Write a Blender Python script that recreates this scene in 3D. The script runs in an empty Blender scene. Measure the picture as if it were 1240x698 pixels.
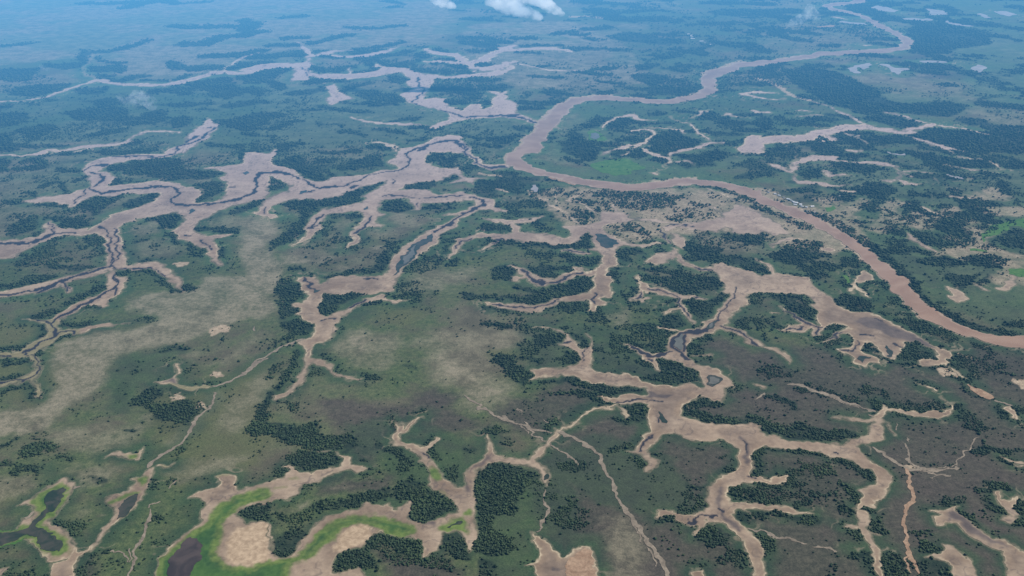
# Aerial view over a tidal river plain: brown river, dried mud channels, savanna, thickets, haze.
import bpy, math, random
import numpy as np

random.seed(7)
rng = np.random.default_rng(11)
R = math.radians
scene = bpy.context.scene
col = scene.collection

# ------------------------------------------------------------------ traced outlines of the place, ground metres
# first letter = what it is (a few far t outlines trace cloud shadow), second = P outline or L line (x, y, width)
DATA = """mL -3071,5037,24 -2595,5047,31 -2537,5145,32 -2505,5289,33 -2474,5386,41 -2440,5543,52 -2416,5577,69 -2294,5486,54 -2159,5452,77 -2057,5441,72 -1963,5452,113 -1896,5554,69 -1840,5702,67 -1767,5806,117 -1676,5757,80 -1586,5806,73 -1508,5921,75
mL -2419,5583,21 -2567,5732,16 -2631,5857,11 -2713,6191,12 -2787,6408,11
mL -1767,5806,19 -1782,6053,24 -1755,6262,39 -1686,6408,50
mL -1937,4097,36 -1859,4189,40 -1756,4224,35 -1774,4314,14 -1776,4388,29 -1722,4465,44 -1590,4407,33
mP -1482,4071 -1525,4426 -1526,4564 -1532,4710 -1415,4484 -1412,4351 -1429,4207 -1454,4071
dL -1467,4504,24 -1431,4504,7 -1442,4351,10 -1445,4260,15 -1511,4189,20
tP -2824,6191 -2912,6523 -2846,6484 -2665,6053 -2712,6019
tP -2968,6053 -2731,6066 -2650,5934 -2763,5888 -2901,5934
tP -3522,5857 -2999,5888 -2923,5953 -2875,5732 -2830,5525 -2904,5525 -3470,5763
tL -2816,6446,112 -2697,6469,109 -2631,6601,71 -2585,6889,64
tL -2700,6262,29 -2604,6121,48 -2488,6066,71
tP -2631,5986 -2497,6019 -2388,5888 -2361,5763 -2489,5794 -2566,5825
tL -2381,5583,73 -2245,5554,80 -2261,5702,66 -2187,5672,67
tL -2137,5566,58 -1962,5566,59 -1942,5702,30
tP -2207,6156 -2152,6156 -2044,5986 -1817,5986 -1790,5888 -1916,5825 -2106,5888
tL -2259,6722,164 -2141,6722,112 -2117,7064,114 -1989,7109,187
tL -2607,7521,105 -2450,7441,134 -2301,7491,145 -2137,7491,140
tP -2137,7491 -2146,7912 -1924,7491 -1973,7109
tL -1988,6298,151 -1830,6334,151 -1707,6408,119 -1699,6523,56
tL -1755,5857,66 -1684,5986,76 -1555,6121,84
tP -1898,5441 -1830,5583 -1696,5642 -1575,5469 -1563,5332 -1668,5279 -1828,5413
tP -1666,5672 -1540,5525 -1430,5583 -1479,5794
tP -2465,5279 -2415,5359 -2268,5386 -2256,5201 -2374,5201
tP -2810,5279 -2778,5441 -2546,5469 -2512,5305 -2597,5176 -2737,5176
tP -3040,4980 -2655,5003 -2621,4887 -2964,4841
tP -2305,4797 -2199,4887 -2102,4980 -2000,4887 -1908,4667 -2038,4646 -2196,4667
tP -1876,4667 -1873,4841 -1774,4841 -1748,4667
tP -1706,4667 -1680,4753 -1585,4688 -1589,4564 -1636,4484
tL -1845,4956,66 -1733,4956,67 -1594,4980,69
tL -2004,5305,87 -1870,5279,87
tL -1862,5253,37 -1775,5201,36
tP -2868,4667 -2534,4797 -2468,4797 -2419,4667 -2435,4544 -2778,4504
tP -2377,4465 -2289,4544 -2206,4544 -2202,4351 -2197,4296 -2329,4407
tP -2022,4351 -1947,4465 -1848,4504 -1864,4407 -1952,4351
tP -2694,4351 -2369,4407 -2307,4278 -2183,4097 -2554,4097
tL -1888,4584,52 -1734,4626,52
tL -1491,4933,87 -1418,4956,80 -1351,5052,69
tP -1408,4667 -1328,4731 -1236,4753 -1197,4584 -1281,4504 -1384,4504
tL -1616,4864,47 -1543,4841,47
tL -3829,8725,120 -3564,8725,127 -3376,8833,129
tL -3345,8442,118 -3289,8699,148 -3169,8902,232 -2990,8766,130
tL -2987,8699,108 -2732,8861,110
tP -4186,7064 -3602,6889 -4020,6763
tL -3487,6681,70 -3392,6763,71
TP -2412,4584 -1888,4584 -1747,4097 -2554,4097
TP -1486,4465 -1178,4504 -1083,4097 -1330,4097
TP -1668,5279 -1371,5332 -1300,5027 -1551,5027
bP -2552,5027 -2393,5027 -2335,4841 -2425,4797
bL -1739,5279,105 -1668,5279,105
bP -2271,4504 -2081,4544 -1983,4504 -2037,4314 -2206,4314
bP -1725,5076 -1566,5125 -1489,4887 -1543,4841
mL -1647,5857,153 -1539,5953,159 -1448,6019,177 -1327,6019,177 -1293,6053,151
mP -1394,6019 -1320,6053 -1279,6121 -1230,5794 -1185,5763 -1189,5583 -1289,5525 -1307,5732
mL -1307,6053,46 -1306,6262,33 -1422,6562,46 -1516,6804,48
mL -1306,6262,69 -1228,6446,94 -1097,6523,117
mL -1212,5702,159 -1066,5672,166 -890,5684,165 -776,5794,134 -709,5888,180 -624,5825,133
mP -780,5825 -716,5953 -653,5857 -487,5732 -382,5702 -180,5763 -52,5857 26,6053 26,5921 -76,5672 -177,5672 -352,5612 -452,5612 -464,5441 -463,5279 -470,5076 -417,5125 -359,5125 -364,5027 -313,4933 -253,4841 -225,4980 -169,4980 -155,4887 -44,4933 -70,5176 -154,5279 -71,5253 -29,5305 -28,5125 22,4980 21,4710 -149,4688 -233,4646 -322,4544 -369,4484 -412,4504 -338,4626 -322,4710 -338,4797 -434,4910 -541,4980 -624,5227 -571,5279 -569,5386 -614,5469 -603,5612 -657,5763 -721,5763
mL -233,5794,34 -240,5986,52 -326,6121,63 -365,6334,98 -511,6408,127 -580,6562,77
mL -323,6053,153 -217,6121,112 -126,6334,77 -58,6562,91 29,6681,128
mL -237,5921,160 -131,5888,159 -53,5986,102 27,6121,96
mL -558,6121,69 -422,6121,65 -323,6053,54
mL -1208,6334,80 -1090,6298,87 -955,6334,81 -856,6446,60 -788,6601,51
mL -862,6053,38 -823,5953,54 -779,5921,86
mL -974,5732,19 -990,5921,19
mP -1066,5386 -1024,5497 -963,5279 -868,5125 -922,5027 -962,4933 -998,5076 -1002,5227
mL -829,4731,28 -718,4626,31 -618,4584,38 -501,4564,39 -415,4544,38
mL -633,4224,42 -574,4224,27 -512,4097,17
mP -452,4071 -400,4242 -358,4332 -277,4314 -215,4249 -174,4071
dL -1307,5953,9 -1243,5794,7 -1225,5672,6
dL -556,5642,9 -538,5441,10 -472,5305,9 -535,5027,13
dL -531,4989,18 -419,4864,20 -305,4797,18 -251,4697,23 -150,4731,26 21,4744,26
dL -407,4097,9 -354,4270,16 -256,4278,14 -199,4097,8
tP -1582,5857 -1526,5953 -1400,5986 -1353,5888 -1410,5732 -1421,5612 -1477,5583
tP -1484,5612 -1402,5583 -1296,5441 -1290,5305 -1393,5441
tL -1241,5921,87 -1093,5825,113 -1003,5921,94
tL -1214,5227,102 -1118,5279,97 -1037,5359,92
tL -1165,5525,91 -1101,5583,106 -996,5554,96
tP -994,5359 -966,5441 -851,5497 -851,5583 -789,5497 -920,5305 -915,5201 -966,5227
tP -853,5176 -792,5332 -707,5227 -636,5227 -563,5027 -685,5052 -784,5101
tP -749,5672 -660,5672 -604,5554 -660,5441 -726,5583
tP -657,5413 -570,5332 -577,5227
tL -844,6121,38 -773,5986,71 -697,6019,90
tL -657,5888,87 -533,5825,92 -401,5794,96
tP -525,6053 -470,6226 -357,6191 -365,6087 -482,6019
tP -639,6334 -585,6446 -528,6262 -580,6226
tP -551,6562 -496,6601 -404,6408 -449,6334
tL -748,6371,78 -689,6484,80
tL -925,6121,33 -836,5857,32
tL -906,5794,72 -784,5857,72
tL -337,6976,140 -184,6976,107 -74,6763,63
tL -315,6804,150 -191,6681,147
tL -360,5986,111 -265,5953,110
tL -229,6053,102 -120,5986,101
tL -258,6484,107 -143,6484,107
tP -452,5441 -342,5441 -220,5441 -203,5305 -150,5125 -206,5076 -306,5227 -444,5332
tP -195,5441 -73,5469 24,5386 -82,5253 -168,5359
tL -225,5583,93 -100,5583,93
tL -375,5027,83 -283,5003,82 -252,5076,43
tL -254,4864,62 -166,4887,63
tL -136,5027,74 -56,4980,73
tL -1780,6371,110 -1694,6484,112
tL -1751,6262,101 -1668,6262,101
tL -1621,6298,133 -1531,6334,135 -1405,6334,132
tL -1698,6053,81 -1576,6053,81
tL -2134,7749,103 -1977,7592,101
tL -1865,7912,104 -1715,8024,105
tL -1930,7201,108 -1862,7248,109
tL -1597,6976,140 -1520,6976,140
tL -1653,6681,113 -1535,6681,113
tL -1403,6763,76 -1290,6976,83 -1196,7109,91
tL -1256,7441,93 -1037,7392,98 -867,7541,84
tL -1082,6523,85 -910,6641,80 -780,6804,72
tL -1119,8902,111 -944,8699,36 -1016,8504,84
tL -1216,6298,71 -1120,6226,71
tL -580,4626,54 -474,4731,69 -485,4626,22
tL -1341,4667,77 -1277,4753,98 -1185,4731,88
tL -1156,4465,46 -1094,4605,55 -1056,4626,73
tL -1299,4504,51 -1202,4484,51
tL -802,4426,55 -702,4370,54
tL -657,4484,51 -526,4407,50
tL -472,4278,46 -416,4314,46
tL -1071,4864,49 -1001,4841,48
tL -1269,4388,34 -1130,4351,34
tL -1434,5027,67 -1320,5027,67
tL -1007,4933,43 -858,4841,48 -748,4841,54
tL -719,4956,66 -632,4980,66
tL -910,5027,40 -812,4980,47 -728,5027,45
tL -220,4351,38 -158,4296,38
tL -98,4278,63 20,4351,64
tL -943,4584,36 -831,4544,36
tL -474,4504,47 -350,4504,47
tL -1033,4097,23 -1005,4189,23
TP -1409,4933 -1034,4841 -701,4504 -500,4351 -512,4097 -1195,4097
TP -918,5076 -564,4980 -367,4753 -511,4667 -800,4753
TP -534,7155 31,7155 28,6484 -337,6334
TP -288,4504 20,4584 18,4097 -187,4278
RP 1618,6156 1504,6135 1371,6019 1200,5825 1136,5702 1105,5554 1073,5332 1028,5227 919,5135 808,5086 651,5125 541,5186 435,5176 314,5101 238,4956 188,4797 146,4667 122,4544 71,4314 35,4071 115,4071 145,4278 185,4426 223,4605 286,4797 327,4933 390,5037 485,5086 597,5052 705,5003 816,4989 963,5052 1073,5150 1145,5279 1169,5497 1203,5642 1298,5794 1429,5921 1580,5999
sL 1474,6121,33 1340,5999,29 1200,5825,23 1142,5720,18
sL 908,5135,15 968,5216,19 1048,5268,24
sL 542,5196,35 436,5186,32 314,5110,23 239,4970,13 188,4806,11 144,4676,10 120,4552,9 70,4321,8 32,4071,7
sL 651,5125,25 806,5076,24
sL 1169,5497,8 1161,5386,7 1133,5279,7
mP -112,5125 -44,5227 -20,5076 8,4980 -8,4887 -52,4841 24,4775 88,4688 134,4617 122,4568 55,4659 -18,4701 -104,4701
dL -105,4744,30 2,4731,28 77,4667,21 123,4605,19
mL -139,6446,84 32,6523,87 177,6562,93 322,6562,86 403,6446,58
mL -130,5986,34 -23,6053,40 83,6019,31 212,5857,31 328,5825,38 487,5857,37
mL -123,5672,32 -88,5857,33
tL 34,6976,105 157,6976,105
tL 77,6681,81 328,6681,81
tL 424,6562,125 584,6562,125
tL -146,6804,151 -56,6804,151
tL -142,6601,95 -40,6601,95
tL 60,6423,74 145,6408,74
tL 567,7343,125 721,7441,127
tL 318,7155,88 449,7248,89
tL 457,7109,73 535,7109,73
tL 553,6932,93 596,6889,92
tL 617,8833,184 986,8699,181
tP 665,8442 933,8198 833,7912 669,8024
TP 986,8699 1179,8442 1416,8318 1647,8198 2056,7967 1905,7343 1667,7441 1674,6889 1493,6976 1263,6976 1086,7248 940,7643 968,8198
tP 687,7064 895,7248 1109,6976 1248,6889 1227,6763 1013,6722 788,6846
tP 1221,6641 1324,6641 1310,6334 1205,6298
tP 1400,6889 1565,6804 1755,6722 1688,6446 1580,6601 1435,6681
tL 1825,8198,355 2111,8198,355
tL 1754,8766,191 2232,8699,190
tL 642,6562,107 754,6523,106
tL 957,6226,82 1099,6334,83
tL 1077,6562,65 1156,6601,65
tP 777,5986 870,6087 941,6019 840,5857 774,5857
tL 969,5888,105 1057,5825,104
tP 708,5732 802,5763 926,5732 891,5583 806,5413 747,5525
tL 839,5386,81 927,5332,81
tL 950,5554,81 999,5554,81
tL 515,5888,83 610,5921,83
tL 417,5794,81 479,5763,81
tL 523,5525,68 632,5497,68
tL 516,5732,61 567,5732,61
tL 130,5672,59 281,5642,59
tL 163,5986,53 216,5986,53
tP -120,5497 3,5386 -56,5279 -114,5227
tL 59,5027,79 160,4980,85 253,5027,76
tL -8,4864,72 135,4887,72
tL -110,4980,76 -64,4980,76
tP -96,4314 -17,4351 22,4314 -16,4207 -94,4207
tL 23,4504,55 105,4504,55
tP 345,4544 441,4688 471,4667 404,4504 353,4504
tP 484,4584 551,4626 564,4544 497,4504
tL 575,4646,69 644,4605,69
tL 652,4584,57 778,4584,57
tP 690,4797 750,4841 792,4753 711,4710
tL 504,4465,45 569,4407,45
tP 682,4351 759,4465 816,4314 885,4260 742,4097 607,4081 687,4242
tP 962,4731 1026,4841 1048,4731 986,4688
tL 1050,4584,73 1176,4584,73
tL 994,4407,69 1050,4388,69
tL 923,4465,44 966,4370,43
tL 1128,4753,61 1247,4753,61
tL 1097,4465,70 1210,4465,70
tL 495,4278,50 593,4278,50
tP 220,4097 299,4296 353,4097
tL 371,4207,45 462,4242,45
tL 850,4841,42 919,4797,42
TP 499,4980 905,4841 1445,5441 1173,4314 780,4097 438,4097
TP -103,4667 75,4544 50,4207 -92,4097
mL 435,4504,14 492,4667,22 608,4753,44 641,4667,36 705,4667,42
mL 571,4426,33 660,4484,44 690,4407,12 599,4242,18 514,4097,18
mL 662,4504,28 804,4484,26 811,4407,10
mL 904,4710,22 993,4841,29 1010,4819,39
mL 879,4626,12 869,4504,16 902,4351,17 914,4207,15
mL 797,4710,16 833,4605,21 882,4584,28
mL 1059,4731,16 1115,4797,31 1119,4710,24 1183,4710,30
mL 1253,5176,33 1317,5253,53 1400,5253,68
mL 1300,5176,47 1363,5101,46
yP 375,4388 407,4407 416,4332 387,4285 364,4314
gP 357,4396 380,4457 427,4407 435,4278 355,4249
GL 154,4097,42 229,4504,48 324,4887,65 397,4980,112
mP 1001,4071 1066,4278 1118,4332 1182,4351 1115,4071
bP 948,5794 1041,5732 1004,5583 938,5642
bL 1363,10177,33 1250,8699,45 1436,8442,97 1519,8081,68
bP 552,10177 600,8568 508,7967 361,8198
sL 491,7967,55 631,7990,56 712,7912,43
bL 1339,6562,73 1403,6446,82 1507,6334,57 1489,6191,21
bP 31,6334 565,6334 478,5921 160,5857
bP 269,5386 426,5554 560,5386 380,5227
RP 3640,10177 3050,8833 2918,8779 2753,8672 2703,8504 2721,8294 2831,8104 2834,7802 2794,7491 2812,7267 2800,7020 2750,6804 2639,6625 2494,6546 2305,6499 2157,6484 1987,6393 1842,6276 1678,6177 1568,6177 1512,5934 1647,6053 1870,6177 2050,6320 2233,6364 2446,6408 2611,6469 2733,6601 2812,6738 2867,6932 2883,7201 2876,7491 2902,7802 2886,8058 2856,8294 2786,8417 2798,8543 2941,8672 3072,8725 3184,8833
sL 2812,6738,10 2740,6601,13 2674,6523,18
sL 1539,6053,30 1675,6163,30 1783,6262,29
tP 1650,5857 1808,5953 1951,5857 2015,5612 2049,5279 2023,5076 2056,4980 2234,5027 2406,4980 2325,4819 2190,4731 2080,4753 2032,4797 1879,4797 1807,4841 1692,4933 1662,5176 1635,5332 1666,5672
tP 1842,4753 1921,4731 1983,4667 2014,4584 1885,4465 1832,4544 1756,4688
tP 2257,4710 2366,4667 2341,4544 2237,4544 2210,4626
tP 1932,4426 2024,4504 2110,4465 2733,4351 2576,4071 1944,4071 1894,4278 1890,4370
tL 2333,4504,118 2775,4426,116
tP 3000,7343 3332,7643 3445,7441 3569,7248 3328,6722 3023,6562 2929,6408 2773,6408 2732,6562 2848,6804 2910,7064
tP 2908,8568 3138,8699 3147,8198 3039,7802 2880,7643 2929,8081 2864,8318
tL 3064,7967,229 3155,7749,224
tP 2591,6019 2712,6053 2803,5921 2749,5857 2605,5888
tL 2322,6334,124 2449,6298,123
tL 2136,6371,74 2249,6371,74
tL 2556,6763,109 2630,6681,108
tL 2569,6932,156 2707,6932,156
tL 2040,8198,186 2286,7857,178
tL 1818,7248,132 2026,7441,173 1931,7064,83 2068,6889,174
tL 1640,6484,153 1697,6484,153
tL 2121,7248,126 2237,7155,125
tL 2158,6681,113 2247,6681,113
tL 2564,4980,104 2665,4910,102
tP 1722,4351 1829,4370 1835,4278 1684,4242 1618,4278
tL 1574,4388,63 1681,4407,63
tL 1421,4278,68 1528,4242,67 1565,4207,61
tP 1187,4544 1291,4626 1240,4465
tL 1493,4667,76 1589,4667,76
tL 1626,4753,58 1717,4667,57
tL 2460,5441,56 2522,5441,56
TP 1359,5279 1585,5027 1717,4667 1652,4504 1142,4351
TP 1960,7857 2852,7857 2738,6976 2123,6562 1640,6484
TP 1637,4426 1902,4351 1944,4071 1473,4071
uP 2336,5732 2541,5794 2775,5857 3033,5794 2958,5612 2767,5497 2669,5612 2468,5612 2295,5554
uL 1964,6121,127 2138,6156,128
uL 2480,6191,136 2729,6334,139
mL 1118,4249,105 1248,4296,117 1352,4314,94 1485,4426,83 1632,4504,84 1720,4520,92 1783,4465,63 1864,4407,62 1962,4504,46 2069,4564,67
mL 1842,4351,37 1894,4278,36 1951,4179,26 1944,4071,17
mL 1667,4887,38 1705,4731,33 1721,4584,28 1721,4524,24
sL 1437,5612,40 1508,5497,29 1527,5332,21 1545,5176,26 1598,5076,33
mL 1598,5076,27 1639,4980,25 1667,4887,23
mP 1462,4351 1508,4370 1515,4296 1459,4242
mL 1584,4388,37 1616,4332,26 1623,4207,20
mL 1912,4797,40 1961,4753,36 1991,4688,30 2035,4584,29
mL 2071,4544,30 2168,4504,29 2251,4370,25
wP 3069,8442 3196,8620 3248,8530 3281,8294 3214,8186 3118,8318
wP 3404,8058 3523,8222 3565,8442 3654,8258 3599,8104
wL 3196,7857,115 3307,7835,115
wL 3482,7802,16 3432,7643,46 3513,7521,74
wP 4040,8258 4151,8282 4206,8081 4054,8001
wL 3889,8139,47 3856,7912,46
wP 2070,5921 2133,5973 2295,6121 2176,5844 2147,5953 2103,5781 2053,5769
wP 2310,6039 2375,6053 2380,5921 2461,5908 2364,5825 2325,5708 2309,5763 2339,5953
wL 2639,6107,62 2741,6107,62
wP 2828,5888 2939,6019 2948,5921 2825,5763
wL 2613,7696,85 2723,7623,84
oL 2361,7441,63 2474,7491,64
mL 2612,7967,48 2664,7857,48
mL 2439,6681,40 2483,6681,40
mL 1359,5279,38 1459,5253,38
mL 1317,5101,30 1401,5066,29 1494,5115,23
mL 1251,4819,36 1328,4819,36
mL 1477,4841,21 1534,4850,21
mL 1447,4731,22 1576,4731,22
bP 2067,5332 2298,5497 2569,5554 2766,5441 2727,5279 2416,5027 2302,5027 2207,5076 2069,5076
bP 2375,4933 3006,4841 2818,4504 2370,4584 2340,4753
bP 1715,6804 1760,6562 1717,6334 1571,6191
bP 2308,7749 2680,7749 2737,6889 2400,6523 2087,6641
mL -1470,4246,48 -1501,4159,77 -1511,4016,65 -1586,4016,78 -1677,4010,89 -1733,3962,128 -1778,3869,104 -1757,3795,60 -1682,3737,101 -1638,3627,79 -1646,3560,94
mL -1651,3573,110 -1669,3496,115 -1690,3446,120 -1766,3471,94 -1806,3434,65 -1855,3434,34
mL -1669,3496,52 -1651,3373,22
mL -1640,3547,130 -1574,3547,133 -1504,3587,153 -1424,3600,149 -1352,3587,121 -1289,3521,98 -1232,3471,88
mP -1476,3213 -1471,3280 -1411,3373 -1363,3421 -1373,3547 -1353,3640 -1276,3613 -1210,3547 -1195,3483 -1217,3421 -1133,3409 -1113,3483 -1129,3573 -1132,3613 -1185,3681 -1190,3795 -1314,3854 -1182,3900 -1130,3946 -1128,4010 -1205,4091 -1078,4075 -937,3471 -1006,3421 -1068,3350 -1102,3303 -1121,3235 -1125,3170 -1112,3128 -1067,3076 -969,3097 -987,3056 -1018,3036 -981,2930 -930,2821 -941,2786 -981,2857 -1029,2949 -1093,3016 -1153,3046 -1195,3107 -1178,3170 -1198,3258 -1240,3292 -1322,3258 -1372,3224 -1395,3203 -1382,3128 -1329,3006 -1239,2821 -1254,2786 -1301,2804 -1336,2875 -1365,2968 -1418,3066 -1463,3086 -1551,3066 -1579,3046 -1616,2968 -1628,2857 -1649,2857 -1902,2911 -1954,3006 -1714,3036 -1652,3046 -1634,3086 -1679,3213 -1660,3213 -1626,3170 -1582,3138 -1492,3138
mL -1281,2786,88 -1315,2752,56 -1365,2711,61 -1394,2670,48 -1428,2601,31
mL -1254,2786,74 -1199,2804,55 -1154,2812,49 -1086,2752,42 -1033,2670,25 -996,2596,9
mL -1268,2769,40 -1242,2686,37 -1193,2592,48
mL -1388,2686,13 -1333,2604,12
mL -2538,4068,22 -2150,4026,29 -2080,4058,64 -2101,4125,37 -1998,4108,33 -1931,4176,48 -1829,4211,45 -1752,4239,23
dL -1949,2997,20 -1683,3003,19 -1654,2987,13
dL -1604,3086,11 -1527,3097,11
dL -1654,2987,17 -1617,3016,15 -1597,3086,13
dL -1597,3086,3 -1624,3149,4 -1667,3203,4
dL -1464,3145,11 -1439,3138,5 -1384,3046,4 -1340,2930,4 -1291,2839,4
dL -1401,3149,4 -1359,3046,4 -1336,2968,4 -1287,2875,4 -1281,2804,5
dL -1277,2795,17 -1315,2769,16 -1365,2727,15 -1391,2678,13 -1433,2596,13
dL -1261,2778,9 -1196,2795,9 -1146,2790,6 -1081,2727,5
dL -1245,2719,5 -1236,2686,5 -1214,2662,5 -1193,2592,5
dL -1391,2678,3 -1336,2596,3
dL -1493,4075,5 -1520,4159,7 -1507,4239,13 -1466,4363,15
dL -1739,4026,16 -1645,4026,15 -1541,3994,17 -1488,4058,15
dL -1780,3795,5 -1799,3854,11 -1766,3884,20 -1721,3884,18
dL -1743,3781,17 -1687,3752,11 -1656,3695,8 -1658,3613,11
dL -1701,3613,21 -1680,3613,8 -1658,3560,8 -1613,3521,19 -1557,3547,22 -1504,3587,23 -1407,3600,22 -1340,3600,15 -1302,3534,6 -1294,3483,11 -1310,3458,8 -1290,3421,9 -1254,3385,17 -1158,3385,20 -1084,3409,19 -1027,3471,15 -1000,3560,8 -1040,3654,7 -1056,3737,12 -1013,3795,19
dL -1690,3587,3 -1666,3509,4 -1670,3458,5 -1658,3409,4
pP -1211,3310 -1207,3340 -1180,3317 -1182,3283
pP -1119,3795 -1102,3816 -1088,3778 -1103,3766
dL -1118,3595,12 -1091,3587,12
dL -1130,3066,12 -1119,3066,12
dL -1059,3036,5 -1033,2997,5 -1009,2939,4
dL -1685,3006,18 -1645,2983,18
tP -1712,3884 -1642,3915 -1634,3994 -1425,3978 -1404,3854 -1208,3795 -1196,3752 -1253,3709 -1413,3668 -1494,3752 -1587,3766 -1626,3824 -1695,3839
tP -1634,3681 -1606,3723 -1549,3640 -1582,3613
tP -1229,3434 -1202,3534 -1288,3654 -1207,3668 -1140,3613 -1130,3547 -1154,3483 -1185,3421
tP -1467,3373 -1465,3434 -1410,3509 -1381,3534 -1355,3446 -1411,3373 -1458,3350
tP -1643,3373 -1618,3471 -1510,3534 -1511,3471 -1516,3397 -1521,3350 -1526,3280 -1593,3350
tP -1624,3235 -1602,3258 -1526,3224 -1503,3149 -1579,3149
tP -1770,3107 -1791,3213 -1750,3258 -1702,3213 -1677,3149 -1708,3086 -1735,3066
tP -1330,3235 -1299,3280 -1232,3292 -1199,3224 -1194,3149 -1239,3149 -1273,3203
TP -1391,3170 -1388,3224 -1349,3224 -1330,3107 -1315,3026 -1352,3066
tL -1196,3086,18 -1130,2997,17
tP -1097,3006 -1068,3006 -1027,2930 -1031,2884 -1064,2911
tL -1100,3138,36 -1007,3128,37 -977,3128,38
tP -999,2968 -965,2949 -933,2857 -964,2893
tP -1488,3056 -1425,3066 -1402,3026 -1401,2987 -1452,2987
TP -1458,2968 -1357,2893 -1329,2839 -1363,2839 -1428,2911
tL -1479,2804,34 -1404,2786,35 -1349,2786,38
TP -1633,2911 -1563,2930 -1544,2857 -1593,2857
tL -1218,2744,29 -1189,2778,30 -1114,2736,16 -1018,2604,13
tL -1557,2654,30 -1447,2670,32 -1448,2719,25 -1500,2686,32
tL -1873,3600,40 -1841,3681,50 -1780,3600,15 -1716,3471,14
tL -1900,3547,19 -1817,3458,19
tL -1906,3421,44 -1857,3421,44
tL -1792,3385,29 -1688,3385,29
tL -1688,3258,25 -1647,3235,24
tL -2094,3946,40 -2079,3994,32 -1943,3854,24 -2069,3854,48
tP -2506,4010 -2164,3978 -2094,3795 -2388,3795
tL -2617,4211,55 -2209,4194,54 -2047,4176,52
tL -2056,4026,29 -1977,4058,29 -1896,4091,29
tL -1821,4091,37 -1701,4075,41 -1605,4125,43
TP -1410,4176 -1314,4176 -1157,3978 -1278,3915 -1351,3978
tP -1202,4010 -1137,4010 -1141,3915
tL -1382,4211,51 -1227,4176,51
tL -1024,3303,36 -994,3373,42 -931,3446,47
tL -1876,3824,38 -1819,3795,37
tL -1763,3681,26 -1743,3737,27
tL -1279,3006,21 -1260,3036,21
tL -1204,2839,27 -1187,2848,27
TL -1355,2686,53 -1282,2719,54
tL -1741,4211,45 -1725,4246,45
TP -1680,3026 -1562,3006 -1503,2857 -1308,2786 -1469,2719 -1562,2719 -1631,2893
TP -1726,3326 -1527,3303 -1515,3235 -1614,3213
TP -1835,4176 -1459,4211 -1418,4075 -1595,4042 -1795,4075
bP -2341,3709 -2037,3824 -1839,3737 -1838,3654 -1903,3573 -1922,3471 -2238,3521
bP -2055,3962 -1963,4026 -1861,4075 -1831,3978 -1859,3824 -1934,3854
BP -1345,3170 -1268,3235 -1240,3107 -1307,3086
bP -1279,2968 -1249,3046 -1109,2930 -1150,2884 -1234,2884
sP -1091,2830 -1046,2830 -1059,2795
bP -1102,3170 -1089,3258 -892,3280 -857,3128
bP -889,2875 -829,3006 -777,2786
bP -1407,2930 -1365,2949 -1322,2857
bP -1585,3884 -1514,3915 -1509,3795
mP -1189,4075 -1075,4075 -1054,4149 -1038,4075 -1057,3994 -1007,3900 -946,3869 -889,3810 -834,3709 -772,3654 -732,3723 -598,3766 -553,3824 -499,3824 -486,3860 -529,3946 -515,4042 -497,4142 -442,4159 -401,4246 -360,4363 -240,4363 -229,4142 -287,4142 -344,4142 -372,4010 -343,3884 -295,3839 -234,3878 -212,3795 -182,3709 -95,3720 -155,3681 -144,3627 -189,3668 -265,3640 -221,3709 -238,3781 -293,3681 -354,3681 -426,3627 -437,3568 -490,3521 -491,3397 -498,3326 -470,3292 -495,3247 -490,3203 -455,3170 -467,3149 -516,3170 -537,3107 -538,3066 -507,3006 -526,2987 -569,2939 -547,3026 -567,3107 -542,3192 -540,3292 -583,3315 -660,3303 -683,3258 -679,3149 -690,3086 -687,3036 -760,2968 -713,3056 -716,3107 -739,3149 -733,3235 -714,3338 -656,3373 -575,3421 -557,3471 -592,3483 -538,3573 -504,3640 -516,3668 -577,3613 -620,3560 -674,3483 -764,3434 -848,3446 -875,3421 -904,3373 -896,3303 -846,3258 -880,3235 -964,3292 -941,3326 -952,3373 -943,3471 -903,3547 -880,3560 -903,3627 -997,3737 -1018,3681 -1002,3613 -967,3573 -976,3471 -1014,3397
mP -535,3547 -437,3568 -318,3560 -280,3496 -200,3547 -131,3483 -57,3441 -71,3369 -19,3338 -19,3303 -79,3326 -119,3345 -141,3292 -185,3235 -189,3166 -225,3128 -267,2987 -302,2893 -342,2804 -348,2736 -366,2604 -435,2592 -589,2592 -617,2604 -673,2719 -645,2711 -601,2654 -536,2654 -477,2702 -407,2727 -390,2804 -391,2875 -366,2968 -305,3107 -229,3192 -195,3280 -257,3269 -205,3315 -128,3373 -138,3434 -195,3434 -273,3397 -330,3397 -340,3326 -370,3315 -380,3421 -400,3458 -449,3458 -521,3446
mL -235,4264,51 -191,4142,40 -197,4058,30 -166,3994,38 -136,3900,45 -80,3854,63 -36,3869,59 -4,3915,34
mL -636,4246,33 -585,4232,28 -530,4176,19 -494,4108,15
mL -216,2866,12 -191,2930,25 -188,3006,26 -147,3056,46 -96,3086,49 -44,3056,51 14,3056,48
mL -43,3036,27 -78,2968,24 -103,2939,14
mL -100,3231,22 -61,3224,29 -22,3203,36 15,3149,55
mL -50,3560,20 -20,3534,20
sL -132,3781,12 -87,3752,13 -43,3737,14
dL -1035,3476,14 -1003,3547,8 -1044,3681,7 -1051,3781,16 -987,3810,24 -919,3781,15 -849,3695,11 -798,3613,13 -741,3579,21 -705,3613,19
dL -702,3600,9 -636,3668,8 -588,3752,9 -514,3795,11 -482,3824,10
dL -482,3824,17 -449,3854,12 -431,3946,7 -446,4010,9 -478,4048,8 -435,4091,16 -395,4176,15 -334,4264,23 -245,4264,20 -192,4159,7 -206,4058,7 -166,3994,10 -145,3915,11 -98,3854,18 -35,3854,21
pP -836,3555 -816,3573 -798,3542 -816,3514
dL -802,3547,11 -778,3552,11
dL -635,3600,23 -620,3613,23
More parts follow.
